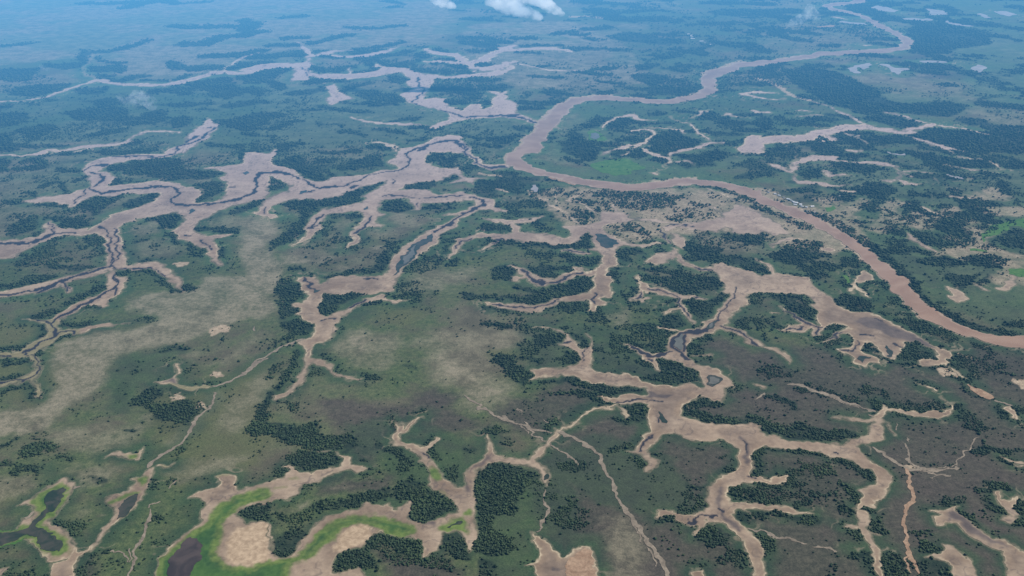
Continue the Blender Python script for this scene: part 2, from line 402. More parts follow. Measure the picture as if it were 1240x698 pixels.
dL -485,3695,4 -480,3613,3
dL -491,3501,10 -428,3491,9 -359,3458,10 -320,3471,10 -238,3483,10 -198,3496,10
dL -164,3471,15 -105,3434,11 -104,3397,8 -142,3326,12 -188,3303,10 -200,3224,8 -241,3149,9 -268,3107,10
pP -268,3111 -286,3006 -316,2939 -320,2875 -350,2786 -373,2719 -367,2786 -363,2875 -343,2953 -314,3030
yP -314,2997 -328,2930 -327,2884 -350,2821 -356,2866 -338,2939
dL -695,3280,5 -706,3213,5 -705,3149,4
dL -710,3145,23 -704,3149,23
dL -518,3269,6 -515,3192,7 -534,3138,8 -546,3097,8
dL -928,3373,3 -915,3292,3
pP -558,3350 -540,3376 -536,3350 -550,3333
dL -355,3409,3 -354,3354,3
dL -647,2702,3 -627,2654,3
dL -192,2949,3 -185,3006,5 -139,3046,7
dL -65,2997,6 -40,3046,6
dL -459,2711,9 -424,2702,9
tP -988,3978 -937,4042 -894,3946 -895,3884 -956,3915
tP -898,3854 -806,3795 -742,3681 -780,3654 -839,3737
tP -706,3946 -632,4010 -606,4091 -554,3978 -542,3884 -611,3854 -680,3839
tL -852,4091,51 -755,4075,54 -684,4108,52
tL -617,4176,53 -545,4142,53
tL -834,3946,44 -791,3962,44
TP -1034,3978 -856,3915 -722,4108 -547,4075 -530,3854 -722,3766 -790,3709 -898,3854
tP -875,3421 -782,3446 -674,3483 -618,3547 -516,3668 -513,3640 -585,3547 -583,3421 -658,3385 -720,3373 -746,3303 -743,3170 -716,3107 -748,3046 -796,2968 -812,2911 -809,3026 -783,3107 -763,3192 -783,3326 -859,3385
TP -695,3280 -548,3292 -549,3192 -563,3086 -541,2987 -595,3006 -627,3066 -660,3213
tP -625,3280 -548,3292 -553,3247 -610,3235
tP -486,3421 -440,3446 -389,3421 -371,3326 -423,3292 -476,3338
tP -434,3627 -354,3681 -302,3681 -319,3573 -419,3560
tP -304,3709 -249,3810 -226,3723 -274,3654
tP -369,3978 -331,4091 -307,4010 -338,3931
tP -314,3978 -242,4026 -242,3854 -307,3884
TP -138,3681 -52,3709 17,3654 16,3496 -57,3471 -117,3573
tL -111,3654,57 -50,3587,56
TP -348,3326 -296,3373 -210,3409 -145,3409 -190,3350 -282,3292
tL -333,3338,38 -287,3369,38
tL -507,3006,25 -490,3036,25
tP -435,2893 -389,2857 -406,2769 -437,2752 -546,2719 -574,2686 -597,2702 -552,2752 -474,2769 -437,2804
tL -694,2786,23 -670,2769,22
tP -716,2702 -676,2702 -643,2604 -688,2604
tL -630,2736,15 -613,2719,15
tP -244,2968 -216,2987 -217,2893
TP -172,2968 -131,3026 -58,3046 -114,2949 -149,2930
tL -278,2857,24 -238,2893,18 -239,2804,11
tP -106,3192 -37,3170 -37,3117 -105,3128
tP -54,2804 13,2821 13,2686 -59,2702
tP -1025,3709 -964,3709 -906,3600 -939,3560 -985,3613
tL -1180,4042,29 -1127,3978,29
tL -1041,4176,58 -975,4229,59
tL -136,4211,44 -67,4176,43
TP -394,2968 -296,3170 -279,3149 -358,2968
TP -645,3213 -450,3128 -472,2857 -632,2893
bP -856,3373 -795,3350 -789,3280 -835,3315
BP -728,2949 -674,2930 -674,2857 -586,2875 -636,2804 -715,2821 -749,2821
BP -979,3258 -865,3235 -815,3149 -825,2968 -778,2857 -721,2786 -716,2702 -717,2592 -807,2592
bP -440,3107 -343,3280 -326,3170 -392,3149 -373,3107 -418,3046
BP -467,2977 -430,2968 -439,2921 -462,2939
BP -554,2804 -462,2786 -486,2761 -555,2769
bL -490,2884,14 -450,2902,15 -435,2893,12
bP -347,2604 -306,2719 -229,2752 -95,2804 -88,2786 -218,2604
lP -678,3066 -615,3128 -610,2930 -667,2930
lP -499,3107 -400,3086 -428,3006 -493,3006
RP 62,4363 36,4159 -16,4042 -32,3962 -24,3884 20,3824 107,3737 192,3695 250,3640 316,3613 404,3560 478,3542 555,3560 639,3613 701,3632 769,3627 832,3600 871,3547 907,3483 958,3421 983,3527 922,3587 874,3640 813,3681 749,3709 681,3715 623,3681 569,3659 480,3640 397,3659 297,3709 212,3752 127,3824 56,3915 37,3962 49,4026 98,4142 144,4363
sL 60,4363,8 34,4166,9 -18,4048,10 -34,3962,8
sL 559,3654,14 623,3681,14 681,3715,16 749,3709,17
sL 480,3640,13 568,3657,13
sL -87,3854,14 -42,3869,10 -25,3931,6
oL 149,3709,19 192,3692,17 249,3637,15
mL -87,3854,28 -47,3869,27 -24,3891,23
mL -74,3213,30 -13,3203,39 40,3203,35 111,3269,30
mL -13,3203,20 16,3107,36 23,3056,24
mL -71,3036,53 -12,3056,48 38,3056,100 104,3046,83 162,3026,86 206,3026,119
mP 184,3170 260,3181 309,3213 332,3303 381,3326 409,3292 440,3292 420,3247 483,3258 415,3203 319,3159 343,3086 379,3006 449,2987 509,3006 522,2997 446,2968 376,2977 343,2939 343,2804 314,2786 295,2719 296,2592 232,2592 255,2719 267,2786 292,2839 291,2911 251,2949 281,2968 270,3107 236,3046 197,3006 162,3026 201,3066 204,3128
mL 1,2804,13 35,2752,30 54,2702,35 93,2667,45 147,2694,43 203,2744,48 264,2752,53
mL 14,2702,26 48,2711,26
mL 165,2930,22 214,2930,33 248,2902,41
mL 193,2804,12 218,2769,24
pP 292,3115 366,3006 312,2949 298,3026
qP 304,3082 344,3010 315,2975 306,3036
mL 530,3149,8 530,3097,15 534,3026,20 535,2987,15
mL 530,3149,14 562,3166,17 637,3159,17
mP 652,3203 725,3224 772,3303 829,3350 852,3421 799,3521 747,3600 778,3587 827,3496 866,3373 924,3280 877,3086 800,3076 770,3107 756,3149 716,3097 675,3117 620,3149 575,3149 546,3107 592,3066 593,2987 565,2949 543,2987 550,3086 537,3149 588,3181
mL 537,2949,24 553,2875,21 557,2812,26 587,2786,41 626,2778,42
mP 631,2804 675,2821 746,2769 788,2719 758,2592 629,2592 655,2686 648,2752 605,2778
mP 551,2949 548,2884 469,2821 435,2821 465,2893 504,2921
mL 388,2719,10 400,2654,21 411,2592,24
dL -70,3016,9 -42,3042,9
dL 35,2761,6 51,2711,6 67,2678,9 100,2667,11 147,2694,10 202,2736,9 224,2761,8
dL 528,3138,5 528,3086,5 534,3026,5 539,2987,5
dL 539,3159,6 571,3170,6 639,3170,6
dL 172,2930,7 228,2921,7 257,2930,7
dL 369,3056,4 387,3086,4
dL 593,2781,10 633,2781,10
GP 820,3235 846,3247 854,3213 831,3196
wP 77,3640 96,3646 95,3547 81,3542
mP 558,3781 605,3795 590,3752
mL 395,4042,21 462,4142,27 544,4194,32 609,4246,31
mL 576,4142,33 623,4058,36 672,4010,33 690,3946,14 653,3884,21
mL 690,4010,16 722,4091,29 803,4125,34 899,4229,34 961,4246,45
mL 699,3946,34 754,3946,34 784,3909,27
mL 478,4026,12 512,4075,12
mP 1008,4125 1059,4246 1125,4363 1185,4363 1144,4194 1055,4142 1029,4108
mP 1014,4042 1097,4159 1132,4142 1116,4075 1057,4068
tP 216,4211 303,4363 361,4211 404,4142 374,4010 313,3931 255,4042 221,4108
bP 113,3994 163,4108 196,4211 207,4010 149,3946
gP 327,3878 369,3946 464,3984 517,3962 524,3900 562,3878 547,3833 500,3810 494,3760 423,3746 357,3804
GL 57,3946,119 155,3854,124 284,3766,133 419,3709,141 575,3709,134 689,3766,140 807,3737,145
tP 596,4142 668,4246 784,4363 805,4246 730,4142 644,4075
tP 512,4075 557,4142 587,4075 558,3994 521,3994
tP 586,3994 637,4026 683,3962 640,3915 598,3946
tP 733,4042 827,4042 918,4125 965,4075 911,3994 861,3884 804,3915 744,3994
tP 961,4246 1030,4246 1005,4176
tL 373,4229,64 468,4211,63
tL 233,3978,38 277,3946,38
TL 324,3723,19 484,3668,19
tP 906,3709 965,3781 995,3795 993,3709 937,3695
GL 758,3613,59 809,3573,53 880,3471,46 943,3361,44
tL 759,3621,26 812,3587,22 882,3483,19 946,3373,18
tP 546,3496 598,3509 681,3509 642,3471 614,3397 614,3350 568,3361 553,3421
tL 440,3361,43 487,3350,42
tL 684,3385,39 730,3373,39
tL 584,3258,43 656,3269,43
tL 249,3434,48 317,3409,47
tL 226,3373,19 254,3315,19
tL 270,3326,33 314,3326,33
tL 275,3280,36 298,3280,36
tP 341,3149 428,3181 480,3117 481,3066 427,3107 363,3138
tP 219,3006 254,3086 276,3086 261,2987 230,2958
tL -71,3026,41 -12,3006,43 30,3016,42
tL 37,2997,46 117,2983,46 217,2972,46
tP 150,2911 197,2875 251,2857 289,2893 285,2839 234,2804 174,2839
tP 56,2786 97,2804 149,2736 107,2694 68,2719
tL 110,2786,31 172,2795,31 184,2769,18
tP 168,2604 241,2719 232,2592
tL 14,2654,23 78,2601,28 164,2646,25
TP -66,2786 1,2786 15,2719 -38,2736
TP 24,3170 93,3203 132,3213 173,3280 201,3213 194,3086 46,3086
TP -82,3573 -14,3521 186,3547 207,3326 95,3280 -76,3303
TL -73,3149,76 -35,3149,76
tP 351,2949 418,2968 453,2911 381,2893 386,2821 354,2839
tL 450,2786,36 507,2752,35 548,2719,33
tP 304,2752 331,2752 320,2702 301,2711
tP 589,3006 662,2968 708,2949 672,2875 602,2911 572,2949
TP 613,3107 877,3086 804,2786 669,2857 598,2930
tP 729,3086 793,3076 882,3107 853,2987 771,3006
tL 571,2857,46 648,2893,56 741,2839,52 804,2786,49
tL 749,2875,26 821,2857,26
tP 495,2719 575,2719 638,2702 625,2604 542,2604
tL 484,2930,26 518,2921,26
tL 314,2786,17 342,2786,17
tL 410,2786,17 462,2769,17
tL 149,3695,33 200,3681,33
TP 382,2786 495,2719 529,2604 360,2592
hP 331,3595 435,3534 537,3547 700,3621 773,3560 836,3421 824,3326 723,3213 633,3224 526,3231 439,3280 364,3315 308,3203 286,3326
hP 336,3547 398,3496 533,3521 501,3397 383,3350 326,3235 302,3326 326,3421
sL 73,3560,7 67,3483,8 100,3458,17 132,3434,16
sL 222,3446,24 258,3509,17 286,3547,12
sL 179,3587,4 164,3434,4
bP -77,3350 -21,3361 -21,3303 -76,3315
sL 169,3350,15 206,3303,10 196,3258,8
sL 269,3203,12 276,3192,12
bL 599,3303,23 693,3303,23
bL 404,3107,27 474,3066,27
bP 523,3573 696,3600 761,3496 710,3397 567,3521
bP 642,3280 777,3326 708,3213
RP 950,3527 999,3458 1047,3361 1087,3303 1119,3203 1151,3107 1180,3016 1195,2911 1206,2804 1215,2719 1200,2592 1149,2592 1163,2686 1153,2752 1148,2857 1137,2930 1119,3006 1091,3107 1058,3203 1022,3269 978,3373 925,3421
mP 1163,3810 1187,3900 1254,3994 1331,4035 1424,4035 1406,3962 1452,3946 1543,3946 1629,3931 1638,3854 1623,3863 1564,3900 1471,3921 1397,3946 1325,3952 1254,3931 1197,3854 1177,3795
mL 1620,3854,19 1595,3752,14 1570,3695,23 1504,3681,25
mL 1570,3695,28 1592,3640,38 1644,3654,31
mL 1107,3891,55 1143,3854,46 1163,3795,38
mL 1168,3795,12 1145,3695,16 1168,3654,39 1233,3640,40 1285,3613,28 1352,3613,27
mL 1293,3560,25 1338,3542,25
mL 1296,3795,22 1323,3824,24 1305,3737,23 1332,3766,41 1398,3752,18
mL 1616,3795,21 1635,3752,21
mL 1621,3810,22 1704,3795,21 1766,3795,20
mL 1213,3946,8 1258,4042,8
mL 1116,4239,61 1279,4264,52 1386,4363,38
mL 1436,4363,14 1421,4246,14
mL 1626,4363,17 1617,4218,16
wL 1669,4091,16 1685,4058,19 1714,4035,20 1732,4058,8
mL 1504,4108,35 1549,4101,35
mL 1907,4026,18 1968,3994,17 2035,3978,17
mL 1852,3915,17 1878,3869,18 1930,3824,20 2015,3795,19
mL 1898,4264,23 1919,4194,28 1974,4142,31 2010,4091,29
mL 2066,3946,13 2062,3839,12
wL 1799,3766,15 1813,3737,18 1842,3723,19
mL 1783,3668,10 1850,3681,8 1885,3723,4
mL 1731,3709,4 1716,3640,4
hP 1175,3471 1224,3471 1242,3397 1306,3421 1359,3434 1360,3402 1305,3369 1259,3303 1253,3235 1229,3258 1226,3373 1185,3421
hP 1288,3203 1345,3213 1399,3397 1416,3434 1469,3446 1477,3421 1425,3326 1412,3269 1455,3280 1475,3292 1552,3269 1610,3315 1651,3373 1665,3350 1621,3303 1531,3235 1516,3181 1471,3107 1454,3138 1405,3149 1360,3149 1315,3149 1285,3086 1258,3138 1238,3192
mL 1547,3373,19 1561,3292,18
hP 1741,3587 1768,3496 1858,3547 1899,3600 1897,3471 1817,3458 1744,3496
mL 1684,3471,20 1772,3466,20
hP 1739,3373 1811,3373 1864,3350 2242,3471 2174,3350 1796,3258 1763,3303
hP 1602,3203 1667,3247 1652,3128 1717,3170 1621,3026 1624,2968 1645,2893 1909,2875 1581,2786 1558,2857 1527,2911 1482,2857 1445,2884 1403,2902 1458,2949 1494,2968 1490,3026 1515,3076 1541,3026 1595,3066 1615,3128 1611,3170
mL 1385,3097,14 1380,3026,31 1403,2921,19
hP 1495,2719 1581,2786 1804,2686 1544,2654 1499,2670
mL 798,2875,12 822,2804,20 826,2736,25
mP 895,3292 944,3235 962,3128 978,3076 902,3066 897,3107 852,3107
mL 865,2949,9 901,3006,25 953,3036,27 999,3046,15
mL 911,2987,9 913,2953,9
mP 1027,2939 1067,2977 1081,2930 1055,2915
mP 1068,2719 1122,2778 1136,2702 1092,2670 1062,2678
mL 1055,2678,11 1024,2604,10
mP 762,2719 835,2744 877,2702 910,2654 924,2592 732,2592
sL 1052,3378,14 1090,3317,12 1123,3213,10 1141,3149,10
sL 1116,2997,10 1134,2921,10 1151,2846,9 1157,2744,8 1161,2670,7
gP 2161,3326 1809,3235 1722,3181 1651,3107 1598,3006 1642,3056 1698,3097 1788,3159 2092,3203
GP 1446,4075 1473,4042 1462,3978 1434,3994
GP 1679,4042 1651,3915 1703,3931 1631,3884
gP 1162,3345 1209,3369 1213,3331 1163,3296
GP 993,3709 1069,3737 1072,3681 1011,3640
gL 1039,2711,11 1033,2670,11
gP 1587,2786 1860,2786 1822,2719 1562,2719
gL 1542,2945,25 1571,2930,25
tL 1094,3276,69 1149,3224,55 1180,3107,44 1206,3006,39 1216,2911,36 1232,2800,34 1239,2711,29 1229,2592,25
tL 914,3373,39 974,3292,36 1007,3213,33 1048,3138,33
tP 937,3006 1014,3046 1061,3006 1031,2930 1069,2893 974,2857 1069,2804 1025,2752 955,2839 918,2804 845,2839 856,2911 898,2911 927,2968
tP 1072,2857 1129,2884 1141,2857 1104,2786 1076,2804
tL 927,2786,33 1002,2719,19 935,2719,33
tP 1251,2949 1311,2997 1350,2930 1297,2884 1238,2893
tL 1350,2930,32 1378,2911,32
tP 1298,3373 1380,3446 1408,3421 1354,3303 1307,3326
GP 1307,3326 1307,3235 1253,3235
tP 1425,3303 1502,3446 1548,3397 1565,3280 1524,3258 1464,3303
tP 1477,3654 1519,3627 1507,3547 1441,3458 1364,3471 1340,3573 1426,3654
tP 1369,3946 1451,3915 1540,3884 1575,3854 1481,3766 1429,3795 1368,3854
tP 1204,3781 1292,3839 1279,3737 1223,3695 1178,3752
tL 1477,4026,53 1557,4042,54
tP 1745,4042 1839,4091 1872,4010 1998,3978 2066,3946 1997,3854 1920,3884 1811,3795 1757,3884 1782,3946
tP 2017,4363 2739,4363 2560,4042 2135,4075 1994,4142
tP 2119,3931 2516,3962 2447,3839 2094,3869
tP 1692,3471 1796,3483 1867,3373 1811,3373 1752,3350 1791,3280 1684,3181 1692,3303 1683,3373
tL 1564,3521,41 1692,3471,41
tL 1635,3752,49 1699,3737,48
tL 1792,3709,36 1877,3723,36
tL 1955,3781,45 2023,3737,44
tP 1968,3695 2007,3668 1934,3496 1916,3547
GP 1315,3149 1368,3149 1337,3086 1300,3107
tL 1315,3128,49 1356,3117,49
tP 1525,3203 1593,3235 1613,3107 1564,3046 1515,3086 1507,3138
tL 1596,3280,50 1674,3280,50
tP 1412,3128 1456,3086 1438,3006 1402,3026
tL 1409,3006,29 1517,2987,29
tP 1308,2839 1399,2893 1470,2830 1452,2804 1339,2795
tP 1487,2884 1583,2911 1607,2857 1560,2786 1486,2804 1475,2857
tP 1650,3026 1763,3138 2050,3128 1929,2911 1667,2968 1656,3006
tP 1362,2736 1415,2719 1514,2761 1435,2702 1365,2604 1355,2670
tP 1416,4363 1606,4363 1557,4211 1440,4211
tP 1666,4363 1967,4363 1894,4229 1679,4229
tP 1141,4142 1217,4176 1164,4042 1108,4042
tP 1013,3795 1100,3824 1060,3737 999,3737
tL 1109,3560,38 1181,3547,38
GL 1226,3587,50 1287,3568,50
tP 1244,3509 1335,3483 1286,3434 1237,3458
tL 1222,3213,32 1250,3203,32
TP 1615,4211 2041,4075 2080,3766 1958,3547 1713,3521 1577,3600 1323,3600 1184,3709 1388,3978
TP 1053,3446 1159,3258 1102,3303
TP 921,3026 1167,2893 1162,2719 1108,2604 1063,2786 832,2786
GP 1201,3149 1262,3128 1344,3086 1394,2968 1392,2893 1301,2875 1243,2987
GP 1308,2786 1397,2804 1348,2719 1386,2592 1232,2592
uP 1678,3915 2036,3766 1954,3573 1724,3547 1597,3654
mL -1698,2541,59 -1502,2594,61 -1458,2625,58 -1421,2656,48 -1384,2724,46
mL -1381,2656,23 -1345,2617,15
mP -1271,2724 -1217,2724 -1179,2640 -1181,2594 -1199,2556 -1176,2512 -1189,2498 -1222,2519 -1248,2505 -1261,2448 -1277,2414 -1271,2380 -1257,2354 -1210,2354 -1185,2380 -1142,2394 -1108,2383 -1131,2364 -1165,2360 -1181,2328 -1243,2322 -1242,2265 -1260,2229 -1268,2211 -1228,2171 -1209,2148 -1197,2104 -1199,2072 -1178,2061 -1150,1994 -1158,1994 -1199,2061 -1223,2077 -1240,2045 -1406,2009 -1426,2045 -1252,2072 -1235,2104 -1218,2126 -1236,2154 -1280,2200 -1313,2200 -1498,2176 -1511,2200 -1302,2223 -1299,2278 -1281,2315 -1304,2380 -1343,2400 -1389,2407 -1363,2418 -1310,2407 -1304,2462 -1275,2541 -1239,2579 -1229,2617
mL -1108,2384,9 -1077,2396,9
mP -1070,2724 -1037,2724 -1007,2640 -1011,2622
dL -1744,2625,12 -1514,2579,13 -1455,2617,15 -1417,2648,15 -1385,2680,15
dL -1392,2680,3 -1348,2625,3
dL -1514,2579,11 -1702,2549,11
dL -1244,2724,6 -1211,2656,6 -1213,2609,10 -1237,2556,12 -1260,2505,11 -1276,2455,11 -1292,2421,10 -1298,2394,5 -1266,2354,5 -1258,2303,9 -1282,2278,9 -1273,2253,8 -1288,2229,11
dL -1257,2341,7 -1207,2334,7
dL -1282,2217,3 -1233,2171,3 -1212,2137,3 -1209,2093,5 -1247,2061,6 -1420,2035,6
dL -1365,2421,5 -1301,2387,5
dL -1504,2188,7 -1316,2205,7
mP -904,2063 -874,2077 -854,2098 -859,2120 -876,2165 -870,2165 -854,2135 -849,2098 -826,2061 -795,2045 -762,2040 -750,2045 -738,2050 -759,2030 -799,2026 -837,2043 -867,2054
qP -878,2070 -858,2093 -842,2080 -816,2048 -841,2057
kL -747,2035,4 -729,2009,5 -723,1960,8 -737,1921,6 -736,1837,9
bL -735,2019,18 -723,1960,20 -737,1921,21 -736,1837,19
GL -735,2019,31 -723,1960,36 -737,1921,38 -736,1837,33
kL -743,2048,8 -715,2061,9 -692,2098,9 -664,2137,9 -636,2182,7
GL -743,2048,66 -715,2061,61 -692,2098,57 -664,2137,58 -636,2182,57
sP -848,2354 -832,2380 -806,2396 -780,2360 -806,2341 -815,2319
sP -764,2104 -749,2126 -730,2109 -743,2088
sP -833,1999 -815,2009 -798,1989 -821,1979
sP -761,1950 -750,1965 -734,1945
bP -871,2211 -852,2232 -822,2211 -839,2188
bP -773,2154 -743,2205 -702,2315 -688,2303 -718,2217 -744,2148
bP -868,1893 -856,1903 -848,1880
kL -762,2434,3 -727,2380,3 -694,2315,3
TP -981,2019 -973,2082 -944,2019 -946,1969
tP -917,1960 -902,2019 -866,2035 -852,1994 -878,1979 -869,1940
tP -869,1940 -844,1969 -780,1979 -744,1912 -751,1871 -798,1893 -841,1903
TP -838,2115 -813,2159 -786,2104 -826,2093
tL -925,2229,19 -908,2247,19
tL -891,2247,17 -863,2247,17
TP -829,2229 -792,2303 -780,2278 -806,2229
tP -595,1837 -603,1940 -596,2009 -554,1830
TP -1001,2159 -971,2182 -961,2171
TP -979,2115 -949,2120 -954,2104
tL -1268,2407,16 -1236,2374,27 -1199,2387,35
tL -1245,2498,26 -1228,2519,26 -1201,2498,16
tL -1303,2534,25 -1278,2579,24 -1251,2640,24
tL -1365,2434,27 -1325,2469,27
tL -1334,2380,14 -1298,2354,10 -1293,2315,13
tL -1274,2223,13 -1246,2211,13
tL -1319,2176,15 -1283,2159,9 -1303,2154,22
tL -1275,2165,20 -1261,2171,20
tL -1523,2223,20 -1313,2247,20
tL -1276,2082,24 -1238,2098,24
tL -1246,2025,15 -1210,2061,15
tL -1194,2050,8 -1161,1994,8
tL -1243,2309,22 -1208,2322,22
tL -1250,2265,14 -1235,2290,15
tL -1095,2680,17 -1061,2656,15 -1004,2601,14
tL -1000,2640,38 -991,2640,38
TP -1159,2407 -1036,2434 -1002,2407 -1137,2380
TP -899,2040 -793,2040 -732,1921 -780,1837 -878,1893
BP -1092,2594 -973,2625 -963,2724 -763,2724 -702,2462 -789,2421 -850,2341 -889,2278 -1007,2253 -1040,2159 -1023,2061 -1068,1940 -1088,1830 -1307,1830 -1342,1893 -1123,1950 -1131,2040 -1195,2148 -1229,2290 -1164,2328 -1067,2354 -995,2421 -1105,2490 -1145,2564
BP -1053,2594 -925,2640 -747,2656 -718,2534 -849,2421 -913,2315 -1021,2290 -1076,2194 -1084,2104 -1124,2229 -1081,2328 -978,2407
GP -1031,2194 -908,2265 -844,2241 -889,2171 -853,2093 -906,2061 -934,2019 -901,1903 -951,1903 -1038,2126
GP -1053,2448 -995,2421 -1053,2380 -1106,2394
bP -682,1837 -672,1979 -623,2126 -598,2019 -609,1893 -632,1830
mP -641,2724 -607,2724 -595,2656 -547,2724 -367,2724 -372,2656 -444,2656 -520,2640 -564,2594 -569,2519 -559,2462 -530,2441 -493,2476 -442,2549 -395,2579 -375,2571 -371,2534 -427,2534 -459,2490 -494,2407 -489,2341 -501,2278 -534,2265 -532,2229 -520,2194 -497,2188 -465,2165 -456,2115 -420,2093 -374,2093 -375,2080 -439,2080 -462,2104 -486,2159 -519,2159 -524,2126 -518,2072 -536,2030 -546,1999 -567,1979 -574,1977 -583,1999 -551,2025 -540,2072 -545,2126 -538,2171 -557,2253 -574,2265 -543,2315 -545,2354 -573,2407 -622,2441 -617,2476 -649,2512 -613,2519 -609,2594 -647,2625 -661,2724
mL -379,2552,36 -340,2541,23 -305,2541,10
kL -684,2115,7 -654,2171,7 -629,2229,8 -584,2259,10 -562,2290,15
GL -684,2115,45 -654,2171,45 -629,2229,53 -584,2259,60
mL -81,2527,20 -49,2505,44 12,2498,51
mL -279,1893,4 -261,1866,8 -243,1837,19 -229,1893,11 -213,1907,8
dL -651,2724,4 -618,2640,4 -593,2612,6
pP -608,2622 -578,2618 -589,2600
dL -535,2414,8 -509,2423,8
dL -467,2505,8 -430,2552,8
dL -62,2512,7 12,2498,7
tP -728,2724 -657,2672 -622,2594 -644,2519 -614,2462 -633,2434 -666,2421 -685,2534
tP -657,2407 -604,2414 -553,2367 -551,2328 -584,2315 -611,2303 -637,2265 -613,2341
tP -569,2519 -558,2594 -489,2609 -443,2648 -401,2625 -459,2579 -500,2519 -516,2462 -559,2462
tL -575,2040,15 -570,2115,15 -570,2217,15
TP -620,2072 -604,2171 -582,2171 -606,2104
tL -590,1903,15 -593,1979,16 -592,2019,16
tP -613,1837 -588,1893 -555,1880 -516,1837
tP -486,1837 -462,1889 -443,1837
TP -512,2093 -506,2148 -478,2115 -485,2093
tL -368,2104,18 -343,2082,17
TL -502,2217,17 -451,2217,17
TP -340,1940 -274,1940 -275,1903 -295,1903
tL -280,1903,9 -262,1837,9
tL -344,2579,12 -295,2594,12
TL -274,2505,35 -243,2505,35
tL -432,2519,20 -400,2519,20
tL -140,2579,33 -57,2571,33
tL -38,2564,32 12,2549,32
tL -66,2394,24 -11,2367,24
tP -55,2171 -22,2217 11,2205 10,2126 -49,2159
tL -63,1837,11 -19,1837,11
tL -274,2142,9 -246,2137,9
tL -227,1931,7 -208,1940,7
tL -86,2490,16 -24,2469,16
TP -572,1979 -538,2040 -458,1921 -478,1893
TP -427,2724 -222,2656 -246,2476 -333,2594
bP -493,2265 -468,2354 -380,2367 -315,2315 -298,2265 -317,2229 -288,2171 -349,2126 -418,2148 -451,2217
bP -275,2265 -202,2367 -141,2341 -65,2367 -23,2315 -90,2229 -54,2104 10,2061 -20,1960 -70,1921 -121,1940 -126,2040 -202,2061 -220,2148 -220,2217
BP -450,2315 -377,2341 -333,2265 -390,2265 -340,2229 -415,2205
BP -210,2315 -165,2341 -178,2265 -74,2072 -20,2019 -81,1960 -121,2040 -185,2126
BP -841,2724 -754,2724 -736,2564 -694,2490 -718,2434 -770,2448
uP -274,1940 -200,2040 -135,1999 -172,1940 -239,1893
lP -381,2462 -311,2505 -258,2462 -286,2380 -374,2407
bP -349,2625 -289,2672 -160,2724 -220,2625 -307,2594
GP -467,2462 -388,2519 -412,2421 -464,2367
mL -60,2505,52 13,2498,60 63,2490,53 101,2519,39 160,2556,44 224,2571,49 251,2594,44
mP 232,2594 255,2724 315,2724 309,2664 261,2640 272,2617 305,2617 301,2579 256,2571 284,2527 275,2498 248,2519 242,2476 223,2476 228,2534
mL 68,2724,19 100,2669,29 162,2724,23
mL 402,2672,26 403,2625,45 452,2609,41 491,2571,48 573,2564,27
mL 401,2609,27 370,2564,23 351,2537,12
mL 380,2549,19 400,2556,19
mL 497,2564,22 497,2490,22 500,2434,27 515,2380,18
mL 495,2476,20 470,2476,17 446,2455,14
mP 669,2724 723,2724 717,2640 726,2609 700,2564 699,2519 666,2498 643,2448 628,2434 600,2387 624,2360 654,2309 680,2272 673,2241 636,2278 612,2328 589,2360 541,2328 488,2290 464,2253 465,2194 485,2148 527,2137 545,2093 558,2040 526,2025 515,1969 481,1979 447,1994 409,1950 401,1903 428,1884 474,1866 581,1859 574,1830 341,1830 316,1830 318,1921 318,1960 267,1960 237,1969 209,1999 249,1989 293,2004 324,2009 327,2030 287,2050 234,2050 193,2066 152,2093 76,2088 38,2066 55,2104 47,2137 94,2135 160,2148 178,2171 174,2229 122,2265 145,2278 142,2328 102,2360 49,2374 90,2374 131,2354 164,2303 183,2241 210,2253 215,2290 207,2341 222,2303 218,2253 203,2205 203,2126 250,2109 293,2104 342,2061 402,2040 437,2056 477,2045 477,2104 450,2137 433,2165 412,2171 382,2200 369,2182 381,2115 363,2137 346,2182 321,2253 298,2278 328,2265 361,2211 408,2223 414,2265 439,2315 473,2341 404,2354 396,2380 452,2357 521,2347 544,2407 581,2441 612,2505 668,2625
mL 484,2205,14 525,2211,14
mL 255,1940,12 271,1907,12
mL 326,1940,8 319,1830,7
mL 256,1955,11 198,1931,10 161,1903,6 108,1837,13
pP 541,2375 585,2423 568,2367 540,2351
yP 552,2380 569,2402 562,2375 549,2364
dL 583,2421,10 546,2354,12 506,2328,18 478,2334,16 442,2296,11 429,2265,9 437,2229,12 454,2194,13 463,2176,13
dL 454,2229,6 467,2290,6 480,2315,7
yP 441,2290 475,2323 462,2278 448,2232 438,2263
pP 509,2115 532,2077 505,2037 486,2056
yP 509,2098 523,2075 507,2052 493,2062
dL 688,2656,3 671,2579,3 631,2505,3 583,2421,3
dL 236,2556,6 252,2601,6
dL 236,2556,5 243,2534,5
dL -60,2508,7 13,2498,7 76,2505,7 130,2534,7
dL 323,2265,6 349,2200,8 413,2215,8
dL 356,2194,3 361,2165,3
dL 594,2374,7 635,2328,6 660,2259,5
dL 492,2556,6 495,2476,6 505,2427,6
dL 416,2625,6 465,2609,6 490,2564,4
dL 386,2594,4 372,2556,3
dL 547,2564,5 571,2571,5
dL 188,2229,2 186,2165,2
dL 194,2235,4 206,2247,4
dL 258,1969,6 321,1984,6 358,1971,6
pP 346,1923 355,1917 361,1884 352,1873 346,1893
dL 341,1903,4 342,1875,4
dL 148,2278,10 157,2278,10
dL 67,2680,9 106,2669,10 146,2680,9
qP 327,2030 357,2019 392,2009 374,1989 323,1999
kL -23,1903,4 11,1866,4 40,1833,3
kL 11,1940,3 80,1893,2 108,1837,2
kL -51,2040,2 -8,1950,2 26,1921,2
bP 265,2462 308,2462 336,2490 315,2407 303,2354 273,2347 291,2407
kL 589,1979,4 617,2009,4
tP -30,2549 52,2594 179,2672 242,2724 233,2609 154,2579 64,2534 -11,2534
tP 429,2724 656,2724 639,2640 553,2594 501,2594 446,2656
